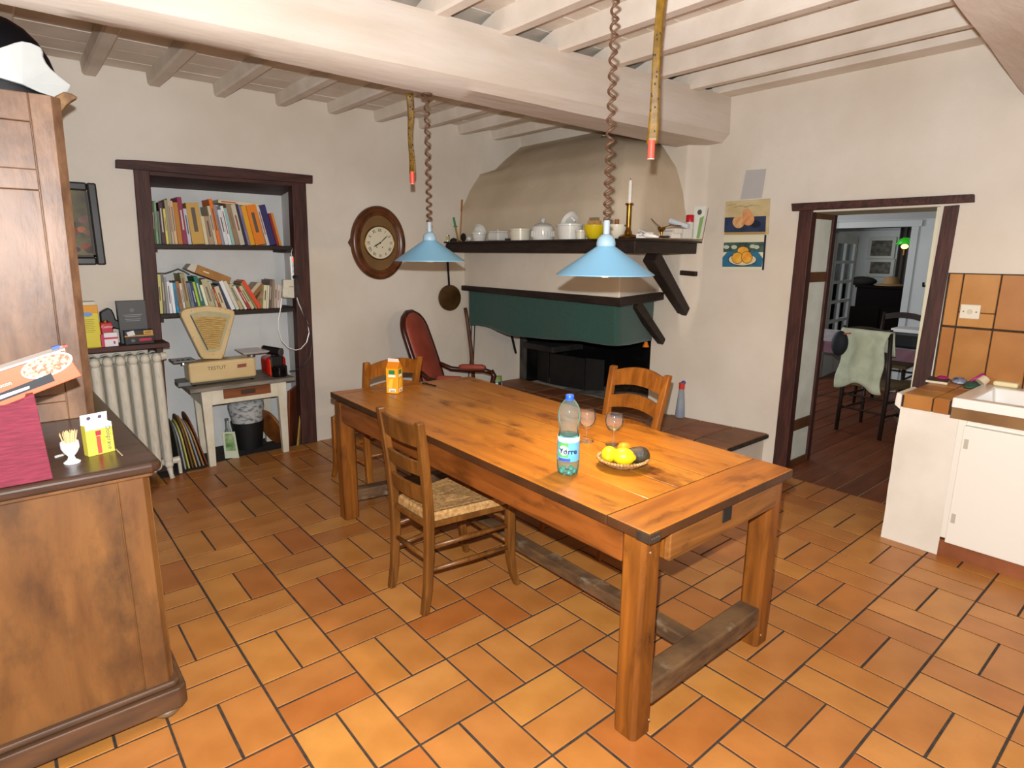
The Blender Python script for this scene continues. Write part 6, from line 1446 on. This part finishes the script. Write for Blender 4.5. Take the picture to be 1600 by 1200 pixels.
# ------------------------------------------------------------------ pendant lamps and fly strips
def pendant(label, c, ztop, lit):
    x, y_, zb = c; r = .187
    o = thing('pendant_lamp', label, 'lamp', (x, y_, zb), group='blue cone lamps over the table')
    MB().lathe([(r, 0), (r*1.002, .004), (.035, .108), (.033, .112), (.031, .108), (r-.006, .004), (r, 0)], 64, T(x, y_, zb)).build('shade', LAMPB, o, smooth='auto')
    MB().lathe([(r-.004, .0045), (.034, .105), (.0, .106)], 64, T(x, y_, zb)).build('shade_lining', LAMPW, o, smooth=True, fix=False)
    MB().lathe([(.034, .106), (.036, .112), (.036, .122), (.032, .138), (.02, .15), (.013, .154), (0, .154)], 28, T(x, y_, zb)).build('ball_cap', mat('lamp_cap', '8aa2ae', .4), o, smooth='auto')
    MB().lathe([(.0125, .15), (.0125, .198), (.011, .204), (0, .204)], 18, T(x, y_, zb)).build('stem', mat('lamp_stem', '98a4aa', .4), o, smooth='auto')
    z0 = zb+.2; n = int((ztop-z0)/.0042); pts = []
    turns = (ztop-z0)/.047
    for i in range(n+1):
        t = i/n
        a = 2*math.pi*turns*(t**.8) if True else 0
        rad = .0125*min(1, (1-t)*12+.1)
        pts.append((x+rad*math.cos(a), y_+rad*math.sin(a), z0+(ztop-z0)*t))
    MB().tube(pts, .005, 6).build('coiled_cord', mat('cord_brown', '5c3e2c', .5), o, smooth=True)
    MB().lathe([(0, -.02), (.03, -.02), (.03, 0), (0, 0)], 18, T(x, y_, ztop)).build('ceiling_rose', mat('rose_brown', '5c3e2c', .5), o)
    MB().lathe([(0, .105), (.022, .105), (.022, .07), (0, .07)], 16, T(x, y_, zb)).build('bulb_holder', plain('d0ccc4'), o)
    if lit: bm_ = mat('bulb_lit', 'fff2dc', .4, emit='ffdca0', estr=14)
    else: bm_ = mat('bulb_off', 'e8e6e0', .3)
    MB().lathe([(0, -.008), (.018, -.006), (.03, .006), (.034, .022), (.03, .045), (.02, .07), (0, .072)], 20, T(x, y_, zb)).build('bulb', bm_, o, smooth=True)
    if lit:
        light('bulb_light', 'POINT', (x, y_, zb-.012), 36, (1, .70, .38), shadow_soft_size=.03)
L2c = (1.25, -1.063, 1.462); L1c = (1.25, .183, 1.498)
pendant('blue cone pendant lamp, lit, hanging in front of the ceiling beam', L2c, ZC, True)
pendant('blue cone pendant lamp, unlit, hanging from the ceiling beam', L1c, 2.345, False)
def flystrip(label, top, bot):
    o = thing('fly_paper', label, 'fly paper', bot, group='fly papers hanging by the lamps')
    top, bot = V(top), V(bot); d = bot-top
    m = MB()
    def f(u, v):
        p = top+d*u; a = .5+u*.5; wv_ = .027*(.85+.15*math.cos(u*6)); return p+V((math.cos(a)*wv_*(v-.5)*2*.7, -math.sin(a)*wv_*(v-.5)*2*.7, 0)) + V((.004*math.sin(u*9), 0, 0))
    m.grid(f, 30, 4).build('strip', FLY, o, smooth=True, solid=.001, fix=False)
    MB().tube([bot+V((0, 0, .012)), bot-V((0, 0, .05))], .0125, 14).build('cartridge', mat('cartridge_red', 'd8503c', .4), o, smooth='auto')
    MB().tube([bot-V((0, 0, .05)), bot-V((0, 0, .052))], .0128, 14).build('cartridge_rim', plain('e8c8c0'), o)
    MB().lathe([(0, 0), (.006, 0), (.004, .008), (0, .008)], 8, T(*top) @ T(0, 0, -.004)).build('pin', STEEL, o)
    for k in range(26):
        u = random.random(); p = f(u, random.random()); MB().sphere(V(p), .0028, .0028, .004, 6, 4).build('fly', plain('1a1612'), o)
flystrip('brown fly paper hanging beside the lit lamp', (wx(1030, 0, 1.3).x, -1.225, ZJ+.0), (wx(1018, 225, 1.3).x, wx(1018, 225, 1.3).y, wx(1018, 225, 1.3).z))
flystrip('brown fly paper hanging from the beam beside the unlit lamp', wy(640, 146, .3), wy(644, 272, .3))

# ------------------------------------------------------------------ far room contents
DARKW = mat('far_dark_wood', '2e1e16', .5, '22150f', 4)
FZ_ = .74
ft = thing('far_table', 'dining table with a pink edged cloth in the room beyond the doorway', 'table', (5.9, -.9, 0))
e0 = fl(1272, 533, FZ_); e1 = fl(1430, 540, FZ_)
fx0, fy0, fy1 = 5.47, -1.35, .4
MB().box(fx0, fx0+1.0, fy0, fy1, FZ_-.03, FZ_).build('top', DARKW, ft)
for x in (fx0+.06, fx0+.88):
    for y_ in (fy0+.06, fy1-.1): MB().box(x, x+.06, y_, y_+.06, 0, FZ_-.03).build('leg', DARKW, ft)
CLO = mat('far_cloth', 'b8b0b4', .8, '9a8c94', 12)
fcl = thing('tablecloth', 'white cloth with dusty pink border on the far table', 'tablecloth', (fx0, -.9, FZ_))
MB().box(fx0-.01, fx0+1.01, fy0-.01, fy1+.01, FZ_+.001, FZ_+.006).build('cloth_top', CLO, fcl)
MB().box(fx0-.014, fx0-.008, fy0-.01, fy1+.01, FZ_-.1, FZ_+.006).build('cloth_drop', mat('far_cloth_pink', '8a6470', .8, '7a5460', 10), fcl); MB().box(fx0-.01, fx0+1.01, fy0-.014, fy0-.008, FZ_-.1, FZ_+.006).build('cloth_drop', mat('far_cloth_pink', '8a6470', .8), fcl)
# chair carrying a jacket
cb = fl(1338, 655)
def far_chair(label, loc, rz, name='far_chair'):
    c = thing(name, label, 'chair', loc, rz)
    for s in (-1, 1):
        MB().tube([(-.02, s*.19, 0), (0, s*.19, .45), (-.08, s*.195, .95)], [.017, .02, .016], 8).build('back_post', DARKW, c, world=False, smooth=True)
        MB().tube([(.42, s*.21, 0), (.4, s*.21, .45)], [.015, .02], 8).build('front_leg', DARKW, c, world=False, smooth=True)
        for z in (.2, .32): MB().tube([(0, s*.19, z), (.4, s*.21, z)], .01, 6).build('stretcher', DARKW, c, world=False)
    MB().hexa([(-.01, -.2, .43), (.42, -.23, .43), (.42, .23, .43), (-.01, .2, .43)], [(-.01, -.2, .46), (.42, -.23, .46), (.42, .23, .46), (-.01, .2, .46)]).build('seat', mat('far_rush', '6a5434', .8), c, world=False)
    for z, b in ((.9, .03), (.72, .02), (.58, .02)): MB().grid(lambda u, v, z=z, b=b: (-.07-(.9-z)*-.2-.02*(1-(u*2-1)**2), (u*2-1)*.19, z+b*(1-(u*2-1)**2)+(v-.5)*.06), 10, 1).build('slat', DARKW, c, world=False, solid=.015, fix=False)
    for z in (.22, .34): MB().tube([(0, -.19, z), (0, .19, z)], .01, 6).build('stretcher', DARKW, c, world=False)
    return c
CJ = V((5.12, -.67, 0))
far_chair('dark wooden chair carrying a pale jacket in the room beyond the doorway', CJ, R_(-8))
jk = thing('jacket', 'pale green jacket draped over the back of the far chair', 'jacket', CJ+V((-.08, 0, .9)), R_(-8))
def jf_(u, v):
    y_ = (u*2-1)*(.20-.02*math.sin(v*5)); 
    s = v*2-1
    if v < .62: x = -.125-.01*math.sin(u*14)-.02*(.62-v); z = .93-.52*(1-v/.62)*(.93+.07*math.sin(u*7+1))
    else: t = (v-.62)/.38; x = -.125+.09*math.sin(t*math.pi/2)+.01*math.sin(u*12); z = .93+.02*math.sin(t*math.pi)-.2*t*t
    return (x, y_+.012*math.sin(v*16+u*6), z)
MB().grid(jf_, 26, 26).build('cloth', mat('jacket_cloth', 'd2d6ba', .8, 'bcc0a2', 9, bump=.3), jk, smooth=True, solid=.006, world=True, fix=False) if False else None
mj = MB().grid(lambda u, v: V(jf_(u, v))+V((.08, 0, -.9)), 26, 26); mj.build('cloth', mat('jacket_cloth', 'd2d6ba', .8, 'bcc0a2', 9, bump=.3), jk, smooth=True, solid=.006, world=False, fix=False)
o = thing('shoulder_bag', 'dark bag hanging on the back of the far chair beside the jacket', 'bag', CJ+V((-.1, .22, .7)))
MB().sphere(CJ+V((-.12, .2, .80)), .045, .07, .11, 14, 10).build('bag', mat('bag_dark', '1c1a20', .7), o, smooth=True)
MB().bar(CJ+V((-.15, .16, .89)), CJ+V((-.15, .11, .90)), .02, .012).build('orange_tab', plain('c8542c'), o)
far_chair('dark wooden chair on the far side of the table beyond the doorway', (6.75, wx(1412, 505, 6.83).y, 0), R_(180), 'far_chair')
o = thing('black_case', 'black case on the far table beside the jacket', 'case', (5.62, -.8, FZ_)); MB().box(5.53, 5.72, -.92, -.68, FZ_+.007, FZ_+.12).build('case', mat('case_black', '15151a', .5), o, bevel=.02)
o = thing('paper_sheets', 'bright white sheets of paper on the far table', 'paper', (5.9, -.7, FZ_)); MB().box(5.78, 6.05, -.85, -.6, FZ_+.12, FZ_+.15).build('sheets', plain('eeeeee'), o); MB().box(5.78, 6.05, -.85, -.6, FZ_+.007, FZ_+.12).build('folder', plain('3a3a40'), o)
o = thing('white_box', 'small white box on the far table edge beside the door jamb', 'box', (5.55, -.99, FZ_)); MB().box(5.5, 5.58, -1.03, -.95, FZ_+.007, FZ_+.07).build('box_body', plain('cfcfd0'), o, bevel=.003)
o = thing('wicker_stack', 'stack of pale baskets on the floor under the far table', 'basket', (5.8, -.85, 0))
for k in range(5): MB().lathe([(.15, 0), (.2, .07), (.19, .075), (.14, .01), (0, .01)], 18, T(5.85, -.9, .002+k*.08)).build('basket', mat('far_wicker', '8a7a60', .8, '5c4e3a', 40), o, smooth='auto')
# glazed door at the far opening
gd = thing('glazed_door', 'open white glazed door with small panes in the far opening', 'door', (X2+.1, D21, 0))
h0 = V((X2+.16, D21-.01, 0)); dd_ = V((.62, -.40, 0)); dd_ = (wx(1332, 400, 8.4)-V((X2+.16, D21-.01, 0))); dd_.z = 0; dd_.normalize(); GW = .42; GT = DZ2-.05
GWH = mat('far_white_paint', 'd2d4d0', .5)
def gbar(a0, a1, z0, z1, th=.035): return MB().extr([h0+dd_*a0+V((0, 0, z0)), h0+dd_*a1+V((0, 0, z0)), h0+dd_*a1+V((0, 0, z1)), h0+dd_*a0+V((0, 0, z1))], dd_.cross(V((0, 0, 1)))*th)
GW = 1.0
for a0, a1 in ((0, .1), (GW-.1, GW), (GW/2-.02, GW/2+.02)): gbar(a0, a1, .0, GT).build('stile', GWH, gd)
npn = 5
for k in range(npn+1):
    zz = .45+(GT-.1-.45)*k/npn; gbar(.1, GW-.1, zz-.015, zz+.02 if k < npn else GT).build('glazing_bar', GWH, gd)
gbar(.1, GW-.1, 0, .45).build('lower_panel', GWH, gd)
for k in range(npn):
    for j in range(2):
        z0 = .45+(GT-.55)*k/npn; a0 = .1 if j == 0 else GW/2+.02; a1 = GW/2-.02 if j == 0 else GW-.1
        gbar(a0, a1, z0+.02, z0+(GT-.55)/npn-.015, .006).build('pane', PANE, gd)
MB().tube([h0+dd_*.05+V((-.05, 0, .98)), h0+dd_*.18+V((-.07, 0, .98))], .014, 8).build('handle', IRON, gd)
# hall beyond
XS = 9.9
o = thing('sideboard', 'black upright sideboard in the hall beyond the far opening', 'sideboard', (XS, wx(1372, 480, XS).y, 0))
s0_, s1_ = wx(1336, 470, XS).y, wx(1413, 470, XS).y; sz_ = wx(1372, 450, XS).z
MB().box(XS, XS+.5, min(s0_, s1_)-.3, max(s0_, s1_), 0, sz_).build('body', mat('far_black', '0b0807', .9, spec=.1), o, bevel=.01); MB().box(XS-.02, XS+.5, min(s0_, s1_)-.32, max(s0_, s1_)+.02, sz_, sz_+.03).build('top', mat('far_black', '0b0807', .9, spec=.1), o)
for k in range(2): MB().box(XS-.015, XS, min(s0_, s1_)-.28+k*.6, min(s0_, s1_)+.28+k*.6, .1, sz_-.3).build('door', mat('far_black2', '0e0a08', .9, spec=.1), o, bevel=.01)
p = wx(1388, 440, XS+.1); o = thing('straw_hat', 'straw hat resting on the black sideboard', 'hat', p)
MB().lathe([(0, .13), (.08, .12), (.11, .06), (.12, .02), (.22, .0), (.22, -.01), (0, -.01)], 22, T(XS+.22, p.y, sz_+.045)).build('straw', mat('straw_far', '8a6a44', .8), o, smooth='auto')
o = thing('dark_coat', 'dark clothes heaped on the black sideboard', 'coat', wx(1355, 446, XS+.2)); c_ = wx(1346, 446, XS+.2)
MB().sphere((XS+.2, c_.y, sz_+.09), .15, .22, .075, 14, 8).build('cloth', mat('coat_dark', '14110f', .9), o, smooth=True)
for k, (pa, pb2, lab) in enumerate((((1363, 376), (1392, 400), 'upper small framed engraving on the hall wall'), ((1361, 409), (1390, 428), 'lower small framed engraving on the hall wall'))):
    a, b = wx(*pa, X3-.02), wx(*pb2, X3-.02); o = thing('small_picture', lab, 'picture', a)
    MB().box(X3-.03, X3-.002, b.y-.05, a.y+.05, b.z-.05, a.z+.05).build('mount', plain('b8b8b0'), o); MB().box(X3-.034, X3-.028, b.y, a.y, b.z, a.z).build('engraving', mat('engraving', '3c3a34', .7, '6a665c', 14), o)
p = wx(1414, 382, 10.0); o = thing('green_lamp', 'green glass shaded lamp hanging in the hall', 'lamp', p)
MB().lathe([(.03, .1), (.07, .08), (.13, .0), (.125, .0), (.06, .075), (.03, .09)], 22, T(*p)).build('shade', mat('green_glass', '1c7a1c', .2, emit='2fae20', estr=.6), o, smooth=True); MB().sphere(p+V((0, 0, -.03)), .05, .05, .035, 12, 8).build('bulb', mat('far_bulb', 'ffe0a0', .4, emit='ffcf70', estr=4), o, smooth=True); MB().tube([p+V((0, 0, .09)), V((p.x, p.y, 2.62))], .008, 6).build('cord', BLACK, o); MB().tube([p+V((0, 0, -.06)), p+V((0, 0, -.16))], .012, 8).build('pull', BRASS, o)
p = wx(1408, 420, X3-.1); o = thing('curtain', 'dark curtain hanging in the hall beside the engravings', 'curtain', p)
MB().grid(lambda u, v: (X3-.1+.03*math.sin(u*30), p.y-.0+(u-.5)*.35-.1, 2.1*v), 40, 4).build('cloth', mat('curtain_dark', '4a4440', .9), o, smooth=True, solid=.004, fix=False)
p = wx(1445, 447, X2-.03); o = thing('wall_hook', 'small dark coat hook on the wall beyond the doorway', 'hook', p)
MB().tube([p+V((.03, 0, 0)), p+V((-.05, 0, 0)), p+V((-.06, 0, .04))], .012, 6).build('hook', IRON, o)
